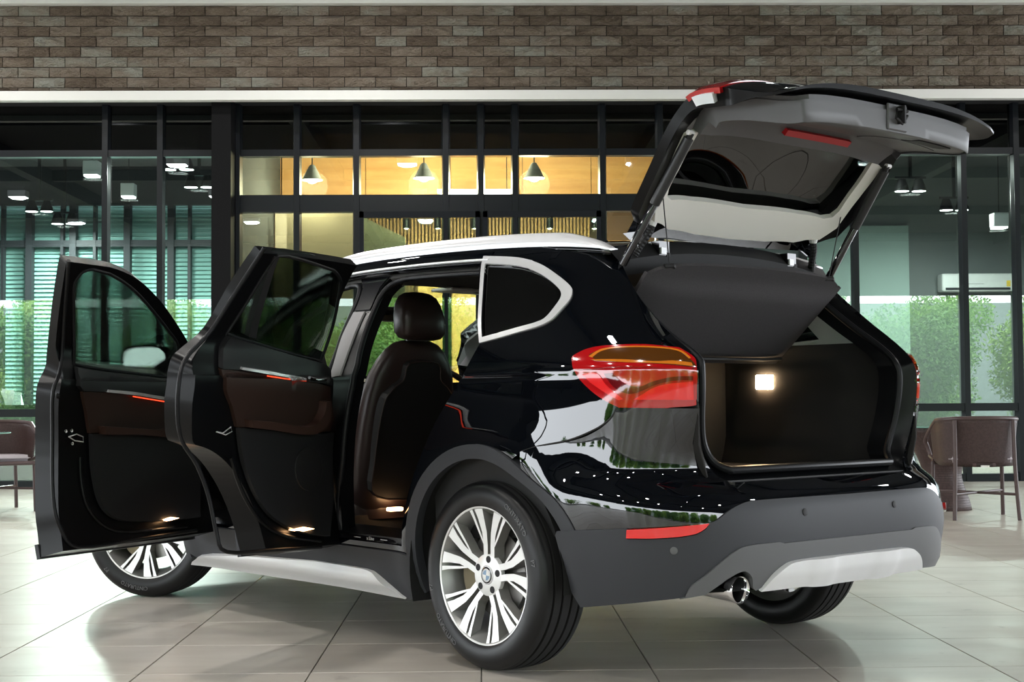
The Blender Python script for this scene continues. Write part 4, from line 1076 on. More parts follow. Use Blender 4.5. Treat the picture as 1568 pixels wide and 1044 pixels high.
# luggage bay: floor, flanks, seat backs, sill trim
FZ = .685
MB().box((-.735, -.50, FZ - .03), (.16, .50, FZ)).build('boot_floor', m_carpet, car)
MB().box((-.728, -.012, FZ - .001), (-.62, .012, FZ + .003)).build('boot_floor_latch', m_chrome, car.children[-1])
MB().tube([(-.66, -.47, FZ + .003), (-.66, .47, FZ + .003)], .004, 6).build('boot_floor_edge', m_chrome, car.children[-1])
for sgn in (1, -1):
    V = []; zs_ = (FZ - .02, .80, .92, 1.05, 1.165)
    for j, z in enumerate(zs_):
        for i, x in enumerate(np.linspace(-.78 if z < 1.06 else -.70 + (z - 1.06) * .9, .16, 9)):
            xr = max(x, A4[:, 0].min() + .01); V.append((x, sgn * ((.50 + .05 * (j > 0) + .02 * (j > 2)) + .06 * (x < -.60)), z))
    Fc = [(j * 9 + i, j * 9 + i + 1, (j + 1) * 9 + i + 1, (j + 1) * 9 + i) for j in range(4) for i in range(8)]
    o = mesh('boot_side_lining', V, Fc, m_carpet, car); md = o.modifiers.new('thickness', 'SOLIDIFY'); md.thickness = .01; md.offset = 0
sill_top = MB().box((-.80, -.50, FZ - .035), (-.725, .50, FZ - .004)).build('boot_sill_trim', m_carpet2, car)
# lining between the window line and the boot (right side is seen): oyster D-pillar trims
for sgn in (1, -1):
    poly = [(-.52, 1.17), (-.20, 1.175), (.05, 1.17), (.2, 1.45), (-.28, 1.42)]
    o = slab('pillar_lining', [(-.56, 1.16), (.06, 1.16), (.24, 1.47), (-.26, 1.44), (-.40, 1.34)], lambda u, z: Wsurf(u, z), -.045, -.055, m_beige, car, [[(-.30, 1.22), (.04, 1.20), (.15, 1.40), (-.15, 1.40), (-.27, 1.33)]], h=.04)
    if sgn < 0: o.scale = (1, -1, 1)
m_lit = mat('lit_boot_lens', (1, .9, .75), .3, emit=(1.0, .72, .42), estr=38.0)
bl_ = bpc(1170, 585, 1, -.548)
e_ = box_obj('boot_lamp', (bl_[0] - .045, -.556, bl_[2] - .03), (bl_[0] + .045, -.545, bl_[2] + .03), m_lit, car, .006, 2)
d_ = bpy.data.lights.new('boot_lamp_light', 'AREA'); d_.energy = 0.22; d_.color = (1, .62, .34); d_.size = .07
lo_ = bpy.data.objects.new('boot_lamp_light', d_); COL.objects.link(lo_); lo_.parent = car; lo_.location = (bl_[0], -.535, bl_[2]); lo_.rotation_euler = (R(-78), 0, 0)
# rear seat backs closing the bay
sb = MB()
for (y0, y1) in ((-.50, -.12), (-.115, .50)): sb.box((.10, y0, .60), (.20, y1, 1.12))
box_obj('rear_seat_back', (.10, -.55, .55), (.22, .55, 1.12), m_carpet, car, .03, 2)
# parcel shelf tipped up on its cords
m_shelf = mat('charcoal_shelf_felt', (0.052, 0.047, 0.050), 0.9)
noise_color(m_shelf, [(.3, (.034, .031, .034)), (.7, (.046, .042, .045))], scale=220, detail=2)
S0 = np.array([-.20, 0, 1.09]); S1 = np.array([-.535, 0, 1.425])
axs = (S1 - S0); Ls = np.linalg.norm(axs); axs /= Ls; nsh = np.array([axs[2], 0, -axs[0]])     # normal pointing forward/up
if nsh[2] < 0: nsh = -nsh
def shelf(t, s, off=0.0):
    hw = .50 + .055 * t if t < .86 else .547 - .08 * ((t - .86) / .14) ** 2
    dish = -.030 * (1 - abs(s) ** 6) * (1 / (1 + math.exp((t - .80) / .02))) * (1 / (1 + math.exp(-(t - .10) / .02)))
    p = S0 + axs * Ls * (t - .05 * abs(s) ** 3 * (t > .9)) + np.array([0, s * hw, 0]) + nsh * (off - dish * -1)
    return p
nu, nv = 30, 24; V = []; Fc = []
for off in (0.0, .014):
    for j in range(nv + 1):
        for i in range(nu + 1): V.append(shelf(j / nv, i / nu * 2 - 1, off))
N_ = (nu + 1) * (nv + 1)
for j in range(nv):
    for i in range(nu):
        a = j * (nu + 1) + i; Fc += [(a, a + nu + 1, a + nu + 2, a + 1), (N_ + a, N_ + a + 1, N_ + a + nu + 2, N_ + a + nu + 1)]
for i in range(nu): 
    for (a, b) in ((i, i + 1), (nv * (nu + 1) + i + 1, nv * (nu + 1) + i)): Fc.append((a, b, N_ + b, N_ + a))
for j in range(nv):
    for (a, b) in (((j + 1) * (nu + 1), j * (nu + 1)), (j * (nu + 1) + nu, (j + 1) * (nu + 1) + nu)): Fc.append((a, b, N_ + b, N_ + a))
sh = mesh('parcel_shelf', V, Fc, m_shelf, car, angle=40)
for s in (-.93, .93):
    p = shelf(.985, s, .006); MB().tube([p + [0, -.02, 0], p + [-.012, 0, .004], p + [0, .03, 0]], .008, 8).build('cord_toggle', m_black, sh, smooth=True)
MB().tube([shelf(.09, s, -.012) for s in np.linspace(-.96, .96, 9)], .007, 6).build('shelf_hinge', m_carpet2, sh, smooth=True)
# ================================================================ WHEELS
RW = .334
m_tyre = mat('tyre_rubber', (0.008, 0.0082, 0.009), 0.38, spec=0.4)
m_tread = mat('tyre_tread', (0.010, 0.010, 0.0105), 0.75)
m_rimface = mat('machined_alloy', (0.88, 0.88, 0.88), 0.28, metal=0.25)
m_rimside = mat('grey_alloy_lacquer', (0.24, 0.235, 0.225), 0.35, metal=0.3)
m_barrel = mat('alloy_barrel', (0.35, 0.35, 0.34), 0.35, metal=0.6)
m_disc = mat('brake_disc_iron', (0.34, 0.33, 0.32), 0.35, metal=0.9)
m_cal = mat('brake_caliper', (0.18, 0.15, 0.09), 0.5, metal=0.3)
def lathe_y(prof, n, mi=0):
    b = MB(); b.lathe(prof, n, 'y', cap=False, mi=mi); return b
def text_mesh(body, size, bend):
    cu = bpy.data.curves.new('lettering', 'FONT'); cu.body = body; cu.size = size; cu.align_x = 'CENTER'; cu.extrude = 0.0008; cu.resolution_u = 2
    ob = bpy.data.objects.new('lettering', cu); COL.objects.link(ob)
    dg = bpy.context.evaluated_depsgraph_get(); me = bpy.data.meshes.new_from_object(ob.evaluated_get(dg)); COL.objects.unlink(ob); bpy.data.objects.remove(ob)
    V = np.array([v.co[:] for v in me.vertices]); Fc = [tuple(p.vertices) for p in me.polygons]
    return bend(V), Fc
def make_wheel():
    def tyre():
        side = [(.2335, .094), (.240, .102), (.255, .1085), (.275, .1125), (.295, .1115), (.311, .1055), (.322, .0965), (.3295, .085)]
        tr = []
        y = .085
        for (g0, g1) in ((.066, .055), (.027, .016), (-.016, -.027), (-.055, -.066)):
            rr = lambda q: .3345 - .0035 * (abs(q) / .085) ** 3
            tr += [(rr(g0), g0), (rr(g0) - .009, g0 - .001), (rr(g1) - .009, g1 + .001), (rr(g1), g1)]
        prof = side + tr + [(r, -h) for (r, h) in side[::-1]]
        b = MB(); b.lathe(prof, 96, 'y', cap=False)
        mi = []
        for i in range(len(prof) - 1): mi += [1 if 7 <= i < 7 + len(tr) + 1 else 0] * 96
        b.mi = mi; return b
    rim = MB()
    # rim: lip and barrel
    rim.lathe([(.2345, .096), (.2385, .103), (.2465, .1035), (.2485, .098), (.242, .088), (.238, .07)], 72, 'y', cap=False)
    lip = rim.build('wheel', [m_rimface], car, smooth=True, angle=60)
    lathe_y([(.236, .101), (.228, .088), (.214, .06), (.205, .0), (.212, -.06), (.235, -.095), (.245, -.1)], 72).build('rim_barrel', m_barrel, lip, smooth=True, angle=60)
    tyre().build('tyre', [m_tyre, m_tread], lip, smooth=True, angle=30)
    yf = lambda r: .076 + .024 * (np.clip((r - .05) / .19, 0, 1)) ** 1.3
    sp = MB()
    def ribbon(k, s, pts, depth):
        an = PI / 2 + 2 * PI * k / 5; rd = np.array([math.cos(an), 0, math.sin(an)]); td = np.array([-math.sin(an), 0, math.cos(an)])
        P = [(np.array([p[0], p[1]]), p[2]) for p in pts]; L_, R_ = [], []
        for i, (p, w) in enumerate(P):
            a = P[max(i - 1, 0)][0]; b = P[min(i + 1, len(P) - 1)][0]; t = (b - a) / (np.linalg.norm(b - a) + 1e-9); nn = np.array([-t[1], t[0]])
            L_.append(p + nn * w / 2); R_.append(p - nn * w / 2)
        V = []
        for q in L_ + R_:
            r = np.hypot(*q); V.append(rd * q[0] + td * (s * q[1]) + np.array([0, float(yf(r)), 0]))
        n = len(P)
        for q, (p, w) in zip(L_ + R_, P + P):
            r = np.hypot(*q); c = p + (q - p) * 1.2; V.append(rd * c[0] + td * (s * c[1]) + np.array([0, float(yf(r)) - depth, 0]))
        F_ = []; M_ = []
        for i in range(n - 1):
            F_.append((i, i + 1, n + i + 1, n + i)); M_.append(0)
            F_.append((2 * n + i, 2 * n + i + 1, i + 1, i)); M_.append(1); F_.append((n + i, n + i + 1, 3 * n + i + 1, 3 * n + i)); M_.append(1)
            F_.append((3 * n + i, 3 * n + i + 1, 2 * n + i + 1, 2 * n + i)); M_.append(1)
        if s < 0: F_ = [f[::-1] for f in F_]
        b = len(sp.v); sp.v += [tuple(v) for v in V]; sp.f += [tuple(b + i for i in f) for f in F_]; sp.mi += M_
    spokes = []
    for k in range(5):
        sp = MB()
        for s in (1, -1):
            ribbon(k, s, [(.040, .019, .026), (.07, .0185, .022), (.105, .0190, .0225), (.15, .0240, .026), (.20, .041, .034), (.240, .058, .046)], .045)
            ribbon(k, s, [(.108, .029, .006), (.14, .048, .009), (.19, .076, .012), (.220, .095, .017)], .040)
        o = sp.build('spoke', [m_rimface, m_rimside], lip)
    hub = MB(); hub.lathe([(.074, .060), (.074, .0765), (.070, .0785), (.034, .080), (.034, .076), (.001, .076)], 40, 'y', cap=False); hub.build('hub', m_rimface, lip, smooth=True, angle=40)
    for k in range(5):
        an = PI / 2 + 2 * PI * k / 5; c = np.array([.056 * math.cos(an), .0802, .056 * math.sin(an)])
        b = MB(); b.lathe([(.0125, .0), (.0125, -.03)], 16, 'y', c=c, cap=True); b.build('lug_hole', m_black, lip)
    MB().lathe([(.033, .078), (.031, .083), (.001, .0845)], 32, 'y', cap=False).build('centre_cap', m_silver, lip, smooth=True)
    cap = MB(); mi = 0
    for q in range(4):
        a0 = q * PI / 2; V = [(0, .0853, 0)] + [(.018 * math.cos(a0 + PI / 2 * i / 6), .0853, .018 * math.sin(a0 + PI / 2 * i / 6)) for i in range(7)]
        cap.add(V, [(0, i, i + 1)[::-1] for i in range(1, 7)], q % 2)
    cap.build('cap_badge', [mat('badge_blue', (.22, .34, .50), .3), m_white], lip)
    lathe_y([(.024, .0852), (.029, .0838)], 32).build('badge_ring', m_gloss, lip)
    lathe_y([(.001, .032), (.152, .032), (.152, .008), (.001, .008)], 48).build('brake_disc', m_disc, lip, smooth=True, angle=30)
    MB().add([(r * math.cos(a), y, r * math.sin(a)) for y in (-.01, .052) for r in (.10, .168) for a in np.linspace(R(-32), R(28), 7)],
             [(i, i + 1, 7 + i + 1, 7 + i) for i in range(6)] + [(14 + i, 21 + i, 21 + i + 1, 14 + i + 1) for i in range(6)] + [(7 + i, 7 + i + 1, 21 + i + 1, 21 + i) for i in range(6)] + [(i, 14 + i, 14 + i + 1, i + 1) for i in range(6)]).build('brake_caliper', m_cal, lip)
    for txt, a_mid, in (('CINTURATO', R(126)), ('P7', R(160)), ('CINTURATO', R(306)), ('P7', R(340))):
        def bend(V, a_mid=a_mid):
            rr = .281 + V[:, 1]; an = a_mid + V[:, 0] / .292
            return np.stack([rr * np.cos(an), .1131 + V[:, 2] - .0016 * np.abs((rr - .283) / .01) * 0 - .000 , rr * np.sin(an)], -1)
        V, Fc = text_mesh(txt, .026, bend)
        Fc = [f[::-1] for f in Fc]; mesh('tyre_lettering', V, Fc, mat('worn_grey_lettering', (.13, .13, .135), .45), lip, smooth=False)
    return lip
w0 = make_wheel()
STEER = R(36)
for (x, y, st) in ((0, .78, 0), (2.67, .78, STEER), (0, -.78, 0), (2.67, -.78, STEER)):
    if (x, y) == (0, .78): o = w0
    else:
        o = w0.copy(); COL.objects.link(o)
        for ch in w0.children: d = ch.copy(); COL.objects.link(d); d.parent = o
    o.parent = car; o.location = (x, y, RW)
    o.rotation_euler = (0, R(-8) if x == 0 else R(21), st + (PI if y < 0 else 0)) if False else (0, 0, 0)
    spin = R(-7) if x == 0 else R(24)
    M = Matrix.Translation((x, y, RW)) @ Matrix.Rotation(st, 4, 'Z') @ (Matrix.Rotation(PI, 4, 'Z') if y < 0 else Matrix.Identity(4)) @ Matrix.Rotation(spin, 4, 'Y')
    o.matrix_basis = M

# ================================================================ TAILGATE
GH = np.array([-.33, 0, 1.50]); GA = R(89.5)
def gate_xf(P):
    P = np.asarray(P, float); d = P - GH; c, s = math.cos(GA), math.sin(GA)
    return np.stack([GH[0] + d[..., 0] * c + d[..., 2] * s, P[..., 1], GH[2] - d[..., 0] * s + d[..., 2] * c], -1)
gmat = Matrix.Translation(Vector(GH)) @ Matrix.Rotation(GA, 4, 'Y') @ Matrix.Translation(-Vector(GH))
def Gsurf(u, z):
    z = np.asarray(z, float); P = Wsurf(u, np.maximum(z, .745)); P = np.array(P); P[..., 2] = np.broadcast_to(z, P[..., 2].shape); return P
_uu = np.linspace(-LC, -.02, 600)
def gp(y, z):
    yy = Gsurf(_uu, np.full_like(_uu, z))[:, 1]; u = float(np.interp(abs(y), yy, _uu)); return (u, z) if y >= 0 else (-2 * LC - u, z)
GP = lambda pts: [gp(*p) for p in pts]
RM = lambda pts: [(-2 * LC - u, z) for (u, z) in pts]
def sym(pts):
    """outline of the left half (top to bottom) closed by its mirror image"""
    return pts + RM(pts)[::-1]
# window opening, half outline from top centre to bottom centre (left side), on the closed gate
g_half = GP([(0, 1.425), (.22, 1.42), (.38, 1.405), (.47, 1.37), (.52, 1.26), (.55, 1.17), (.53, 1.145), (.2, 1.125), (0, 1.122)])
g_win = sym(g_half[:-1] + [g_half[-1]])
gate_half = GP([(0, 1.468), (.30, 1.462), (.50, 1.44)]) + [(u - .012, z) for (u, z) in ap[6:] if z > .93] + GP([(.612, .90), (.612, .80), (.606, .72), (.585, .685), (.54, .672), (.40, .666), (.2, .663)]) + [(-LC, .662)]
gate_half = [p for p in gate_half]
dep = lambda u, z: -(.030 + .030 / (1 + np.exp((np.asarray(z) - 1.08) / .02)) - .044 / (1 + np.exp((np.asarray(z) - .86) / .03)))
def gate_tuck(u, z): return .004 - .012 * np.clip((np.abs(np.asarray(u) + LC) - .22) / .32, 0, 1) ** 1.5 * np.clip((.93 - np.asarray(z)) / .22, 0, 1)
gate = slab('tailgate', sym(gate_half), Gsurf, gate_tuck, dep, m_paint, car, [g_win], h=.03, m_back=m_inner)
gate.matrix_basis = gmat
slab('rear_glass', sym(GP([(0, 1.44), (.25, 1.435), (.42, 1.41), (.50, 1.37), (.55, 1.26), (.585, 1.16), (.56, 1.12), (.4, 1.10), (0, 1.095)])), Gsurf, .008, .004, m_gateglass, gate, h=.05)
# roof spoiler, closed coordinates: sits above the window
V = []; ys = np.linspace(-.50, .50, 31)
for y in ys:
    e = 1 - .26 * (abs(y) / .50) ** 4; zt = 1.535 - .055 * (abs(y) / .53) ** 2.2
    V += [(-.37, y, zt + .012), (-.50 * e, y, zt - .008), (-.56 * e, y, zt - .042), (-.555 * e, y, zt - .056), (-.50 * e, y, zt - .052), (-.42 * e, y, zt - .066)]
Fc = [(i * 6 + j, i * 6 + j + 1, (i + 1) * 6 + j + 1, (i + 1) * 6 + j) for i in range(30) for j in range(5)] + [tuple(range(6))[::-1], tuple(180 + j for j in range(6))]
mesh('roof_spoiler', V, Fc, m_paint, gate, angle=50)
# gate halves of the tail lamps (closed coordinates), plus the white reversing lens face
lp = [(ap[i][0] - .014, ap[i][1]) for i in range(len(ap)) if 0.94 < ap[i][1] < 1.085]
lamp_g = [(lp[0][0] + .020, lp[0][1]), (lp[-1][0] + .020, lp[-1][1])] + GP([(.30, .975), (.27, 1.0), (.40, 1.055)])
for s in (1, -1):
    pol = lamp_g if s > 0 else RM(lamp_g)
    o = slab('gate_lamp', pol, Gsurf, .012, -.012, m_red, gate, h=.03, soft=.004)
    e = [(lp[0][0] + .024, 1.060), (lp[0][0] + .024, .965), (lp[0][0] - .012, .975), (lp[0][0] - .012, 1.052)]
    pe = e if s > 0 else RM(e)
    slab('reversing_lens', pe, Gsurf, -.006, -.040, mat('clear_lamp_end', (.80, .84, .88), .12, coat=1.0), o, h=.03)
m_gtrim = mat('grey_gate_trim', (0.10, 0.10, 0.105), 0.42, spec=0.5)
m_gwall = m_gtrim
# lower inner trim: traced from its visible inner face
t_half = GP([(0, 1.192), (.30, 1.190), (.44, 1.188), (.515, 1.178), (.530, 1.13), (.525, .96), (.505, .82), (.485, .745), (.455, .714), (.25, .708), (0, .705)])
trim = slab('gate_lower_trim', sym(t_half), Gsurf, -.03, lambda u, z: -(.06 + .055 / (1 + np.exp((np.asarray(z) - 1.12) / .03))), m_gtrim, gate, h=.03)
# perimeter wall of the trim, same grey plastic: flank and bottom
wl = [p for p in t_half if p[1] < 1.0]
def wall_strip(name, pts, o0, o1, m, parent):
    P = np.array(catmull([np.array(p) for p in pts], 6)); n = nrm(Gsurf, P[:, 0], P[:, 1]); b = Gsurf(P[:, 0], P[:, 1]); c = np.array([-LC, .87]); d = P - c; d = d / np.linalg.norm(d, axis=1)[:, None] * .006
    b2 = Gsurf(P[:, 0] + d[:, 0], P[:, 1] + d[:, 1])
    V = list(b2 + n * o0) + list(b2 + n * ((o0 + o1) / 2)) + list(b2 + n * o1) + list(b + n * (o1 - .003)); k = len(P)
    Fc = [(j * k + i, j * k + i + 1, (j + 1) * k + i + 1, (j + 1) * k + i) for j in range(3) for i in range(k - 1)]
    return mesh(name, V, Fc, m, parent, angle=50)
full_wall = t_half[4:] + RM(t_half[4:-1])[::-1]
wall_strip('trim_edge', full_wall, -.045, -.116, m_gwall, trim)
# oyster upper trim round the window
b_half = GP([(0, 1.482), (.2, 1.478), (.36, 1.462), (.48, 1.425), (.53, 1.37), (.545, 1.27), (.56, 1.18)])
i_half = GP([(.50, 1.18), (.50, 1.25), (.495, 1.33), (.48, 1.355), (.44, 1.372), (.3, 1.384), (0, 1.391)])
upper = slab('gate_upper_trim', b_half + i_half + RM(i_half)[::-1] + RM(b_half)[::-1], Gsurf, -.032, lambda u, z: -(.050 + .012 * np.clip((np.asarray(z) - 1.3) / .1, 0, 1)), m_beige, gate, h=.025)
# red warning strip, latch, trays
def gate_box(name, u, z, du, dz, o0, o1, m, parent=None):
    return slab(name, [(u - du, z - dz), (u - du, z + dz), (u + du, z + dz), (u + du, z - dz)], Gsurf, o0, o1, m, parent or gate, h=.03)
gate_box('warning_strip', -LC - .09, 1.150, .205, .009, -.05, -.092, mat('red_warning_cover', (.48, .012, .018), .4), trim)
P0 = Gsurf(-LC, .70); V0 = np.array([P0[0], 0, .693])
box_obj('latch_plate', (P0[0] + .022, -.055, .692), (P0[0] + .112, .055, .703), m_gwall, trim, .004, 1)
MB().tube([V0 + [.045, -.035, 0], V0 + [.045, -.03, -.018], V0 + [.045, .03, -.018], V0 + [.075, .035, -.018], V0 + [.09, 0, -.018], V0 + [.06, -.03, -.018]], .0055, 8).build('latch_loop', m_black, trim, smooth=True)
MB().box((V0[0] + .03, -.004, .662), (V0[0] + .09, .004, .697)).build('latch_striker', m_black, trim)
gate_box('grab_recess', -LC - .30, .76, .10, .02, -.05, -.1175, m_black, trim)
gate_box('tray_lid', -LC - .36, .92, .12, .10, -.05, -.1175, m_gtrim, trim)
# wiper and number plate recess on the outside
slab('plate_recess', sym([(-LC, .95), (-LC + .30, .95), (-LC + .28, .80), (-LC, .80)]), Gsurf, .0065, .0, m_jamb, gate, h=.05)
MB().tube([Gsurf(-LC, 1.08) + [-.02, 0, 0], Gsurf(-LC + .2, 1.12) + [-.022, 0, 0], Gsurf(-LC + .38, 1.14) + [-.018, 0, 0]], .007, 8).build('rear_wiper', m_black, gate, smooth=True)
# struts, wiring hose, hinges, cords
for s in (1, -1):
    a = np.array([-.405, s * .575, 1.42]); b = np.array([-.712, s * .553, 1.838]); d = b - a
    o = MB().tube([a, a + d * .47, a + d * .475], [.0145, .0145, .012], 12).build('tailgate_strut', m_gloss, car, smooth=True, angle=50)
    MB().tube([a + d * .47, a + d * .96], .0185, 12).build('strut_sleeve', mat('strut_sleeve_black', (.022, .023, .025), .35), o, smooth=True, angle=50)
    MB().tube([a + d * .955, b], .011, 10).build('strut_socket', m_black, o, smooth=True)
    MB().tube([b + [0, -.008 * s, 0], b + [0, .018 * s, 0]], .009, 10).build('strut_ball', m_silver, o, smooth=True)
    hz = np.array([-.385, s * .36, 1.495])
    h_ = MB().box((-.40, s * .36 - .026, 1.465), (-.34, s * .36 + .026, 1.515)).build('gate_hinge', m_gloss, car); MB().box((-.406, s * .36 - .006, 1.468), (-.398, s * .36 + .020, 1.492)).build('hinge_plate', m_silver, h_)
    MB().tube([hz + [.03, -.028, .012], hz + [.03, .028, .012]], .009, 10).build('hinge_pin', m_chrome, h_, smooth=True)
    MB().box((-.402, s * .36 - .03, 1.46), (-.396, s * .36 - .012, 1.475)).build('hinge_bolt', m_black, h_)
    ya = s * .30
    hose = [(-.385, s * .50, 1.455), (-.40, s * .485, 1.49), (-.425, s * .465, 1.535), (-.43, s * .455, 1.565)]
    o = MB().tube(catmull(hose, 8), [.013 + .002 * (i % 2) for i in range(25)], 10).build('wiring_hose', m_rubber, car, smooth=False)
    MB().tube([(-.43, s * .455, 1.56), (-.435, s * .452, 1.585)], [.014, .020], 10).build('hose_cap', m_silver, o, smooth=True)
    tp = gate_xf(Gsurf(*gp(s * .508, 1.30)) + np.array([.055, 0, 0])); q = shelf(.985, s * .93, .012)
    MB().tube([tp, q], .0022, 6).build('shelf_cord', m_black, car)
    MB().tube([tp + [0, 0, -.012], tp + [0, 0, .012]], .007, 8).build('cord_knob', m_black, car.children[-1], smooth=True)
# ================================================================ DOORS
m_trimdark = mat('charcoal_door_trim', (0.013, 0.0132, 0.0145), 0.45)
m_brown = mat('dark_mocha_leather', (0.030, 0.0145, 0.0105), 0.45)
m_brown2 = mat('mocha_armrest', (0.044, 0.021, 0.0155), 0.4)
m_ambient = mat('red_ambient_line', (.6, .05, .02), .4, emit=(1.0, .06, .02), estr=1.1)
m_doorlamp = mat('lit_door_lamp', (1, .9, .75), .3, emit=(1.0, .55, .25), estr=9.0)
def smooth01(x): x = np.clip(x, 0, 1); return x * x * (3 - 2 * x)
def door_dep(u, z): return -(.038 + .072 * smooth01((1.20 - np.asarray(z, float)) / .16))
def trim_dep(u, z): return door_dep(u, z) - .004
class Door:
    def __init__(s, hx, hy, deg, us, name):
        s.h = np.array([hx, hy, 0]); s.phi = R(deg); c, sn = math.cos(s.phi), math.sin(s.phi)
        def xf(P):
            P = np.asarray(P, float); d = P - s.h
            return np.stack([s.h[0] + d[..., 0] * c + d[..., 1] * sn, s.h[1] - d[..., 0] * sn + d[..., 1] * c, P[..., 2]], -1)
        s.xf = xf; s.us = us
        s.inv_out = mk_inverse(Wsurf, us, np.linspace(.28, 1.52, 70), xf, 0.0)
        s.inv_in = mk_inverse(Wsurf, us, np.linspace(.28, 1.52, 70), xf, door_dep)
        s.mat = Matrix.Translation(Vector(s.h)) @ Matrix.Rotation(-s.phi, 4, 'Z') @ Matrix.Translation(-Vector(s.h))
    def O(s, pts): return [s.inv_out(p, inner=True) for p in pts]
    def I(s, pts): return [s.inv_in(p, inner=True) for p in pts]
    def body(s, name, outline, window):
        s.o = slab(name, outline, Wsurf, .002, door_dep, m_paint, car, [window], h=.02, m_back=m_jamb); s.o.matrix_basis = s.mat; return s.o
    def part(s, name, poly, a, b, m, h=.03, soft=0.0, parent=None):
        """a, b: heights above the inner face"""
        f = lambda t: (lambda u, v: door_dep(u, v) - t)
        return slab(name, poly, Wsurf, f(a), f(b), m, parent or s.o, h=h, soft=soft)
    def tube(s, name, path, up, rad, m, parent=None, closed=False):
        P = np.array(path); n = nrm(Wsurf, P[:, 0], P[:, 1]); pts = Wsurf(P[:, 0], P[:, 1]) + n * (door_dep(P[:, 0], P[:, 1]) - up)[:, None]
        return MB().tube(list(pts), rad, 8, closed).build(name, m, parent or s.o, smooth=True, angle=60)
    def at(s, p, up=0.0):
        P = np.array(p); return Wsurf(P[0], P[1]) + nrm(Wsurf, P[0], P[1]) * (door_dep(P[0], P[1]) - up)
# ---- rear door
rd = Door(1.08, .875, 61, np.linspace(-.25, 1.15, 90), 'rear_door')
rear_edge = cv([(398, 367), (375, 399), (347, 442), (313.6, 500), (280, 531), (265, 545), (258, 566), (252.5, 610), (253, 653), (258, 674), (277.6, 693), (293, 715), (305, 748), (313, 794), (316, 822), (320.5, 857)], 3)
re_ = rd.O(rear_edge)
def arch_x(z): return math.sqrt(max(0.0, .487 ** 2 - (z - .335) ** 2)) if z < .82 else -1
re_fix = [(max(u, .0, arch_x(z)), min(z, ze(max(u, 0)) - .022)) for (u, z) in re_]
re_fix = [p for p in re_fix if p[1] > .45] + [(.483, .385)]
def front_edge_x(z): return float(np.interp(z, [.35, .9, 1.12, 1.34, 1.5], [1.045, 1.035, .99, .93, .885]))
rd_out = re_fix + [(.7, .365), (front_edge_x(.36), .35)] + [(front_edge_x(z), z) for z in (.6, .9, 1.0, 1.12, 1.23, 1.34, 1.42)] + [(x, ze(x) - .022) for x in np.linspace(.895, re_fix[0][0] + .05, 8)]
rw_px = cv([(424, 391), (405, 418), (384, 452), (364, 484), (346, 511)], 3) + cv([(347, 512), (393, 526), (448, 542), (491, 553)], 3)[1:] + cv([(492, 552), (510, 497), (521, 440), (519, 424), (511, 414)], 3)[1:] + cv([(508, 413), (470, 400), (440, 392)], 3)[1:]
rw = rd.I(rw_px)
rdoor = rd.body('rear_door', rd_out, rw)
def off_poly(poly, d):
    P = np.array(poly); c = P.mean(0); v = P - c; return [tuple(c + q * (1 + d / np.linalg.norm(q))) for q in v]
slab('window_pane', off_poly(rw, .02), Wsurf, -.016, -.020, m_cglass, rdoor, h=.05)
rd.part('window_divider', rd.I([(419, 392), (427, 393), (391, 518), (380, 515)]), -.018, .004, m_black)
rd.tube('window_seal', rw, .0, .007, m_seal, closed=True)
belt_r = [(346, 513), (393, 527), (448, 543), (492, 555)]
up_poly = rd.I(belt_r + [(500, 562), (501, 590)] + [(487, 586), (459, 580), (400, 569), (358, 563), (334, 561.5), (335, 530)])
utrim = rd.part('upper_trim', up_poly, -.005, .022, m_trimdark, soft=.006)
br_poly = rd.I([(333.5, 563), (358, 565), (400, 571), (459, 582), (487, 588), (501, 592), (506, 640), (500, 660), (450, 661), (405, 656), (358, 653), (350, 620), (341, 595)])
rd.part('leather_panel', br_poly, -.005, .016, m_brown, soft=.006)
arm = rd.I(cv([(368, 641), (410, 645), (450, 651.5), (470, 646), (481, 628), (483, 612)], 4) + cv([(490, 612), (489, 640), (474, 660), (450, 664), (405, 657), (370, 653)], 4))
rd.part('armrest', arm, .0, .050, m_brown2, h=.02, soft=.012)
pk = rd.I([(467 + 10 * math.cos(a), 622 + 20 * math.sin(a)) for a in np.linspace(0, 2 * PI, 20, endpoint=False)])
lo_poly = rd.I(cv([(358, 654), (364, 700), (380, 748), (402, 784), (430, 806), (465, 819), (497, 822)], 4) + [(503, 760), (503, 662), (450, 664), (405, 658)])
rd.part('lower_trim', lo_poly, -.005, .026, m_trimdark, soft=.012)
rd.part('speaker_grille', rd.I([(462 + 20 * math.cos(a), 718 + 34 * math.sin(a)) for a in np.linspace(0, 2 * PI, 24, endpoint=False)]), .0, .031, m_black)
ch = rd.I(cv([(359.5, 561), (400, 568), (459, 578.5)], 4) + cv([(459, 574.5), (400, 563.5), (361, 558)], 4)); rd.part('trim_strip', ch, .0, .032, m_chrome, h=.02)
rd.tube('ambient_light', [(ch[k][0], ch[k][1] - .008) for k in (4, 6, 8)], .026, .0022, m_ambient)
rd.part('handle_recess', rd.I([(461, 574), (488, 578), (492, 587), (464, 584)]), .0, .027, m_black, h=.02)
hp = rd.I([(461, 577.5), (474, 577), (487, 581), (476, 583)]); rd.tube('inner_handle', [hp[0], hp[1], hp[2]], .036, .006, m_mirrorchrome)
rd.part('door_lamp', rd.I([(438, 812), (453, 808.5), (470, 811.5), (455, 815)]), .010, .034, m_doorlamp, h=.02)
rd.tube('lower_rib', rd.I(cv([(352, 700), (372, 757), (402, 802), (440, 821), (490, 828)], 4)), .002, .008, m_jamb)
rl_ = rd.I([(327, 660), (337, 662), (349, 653), (350.5, 660), (341, 665)]); rd.part('door_latch', rl_, -.004, .012, m_gloss, h=.02); 
rd.tube('latch_edge', [rl_[0], rl_[1], rl_[2], rl_[3], rl_[4], rl_[0]], .012, .0022, m_chrome)
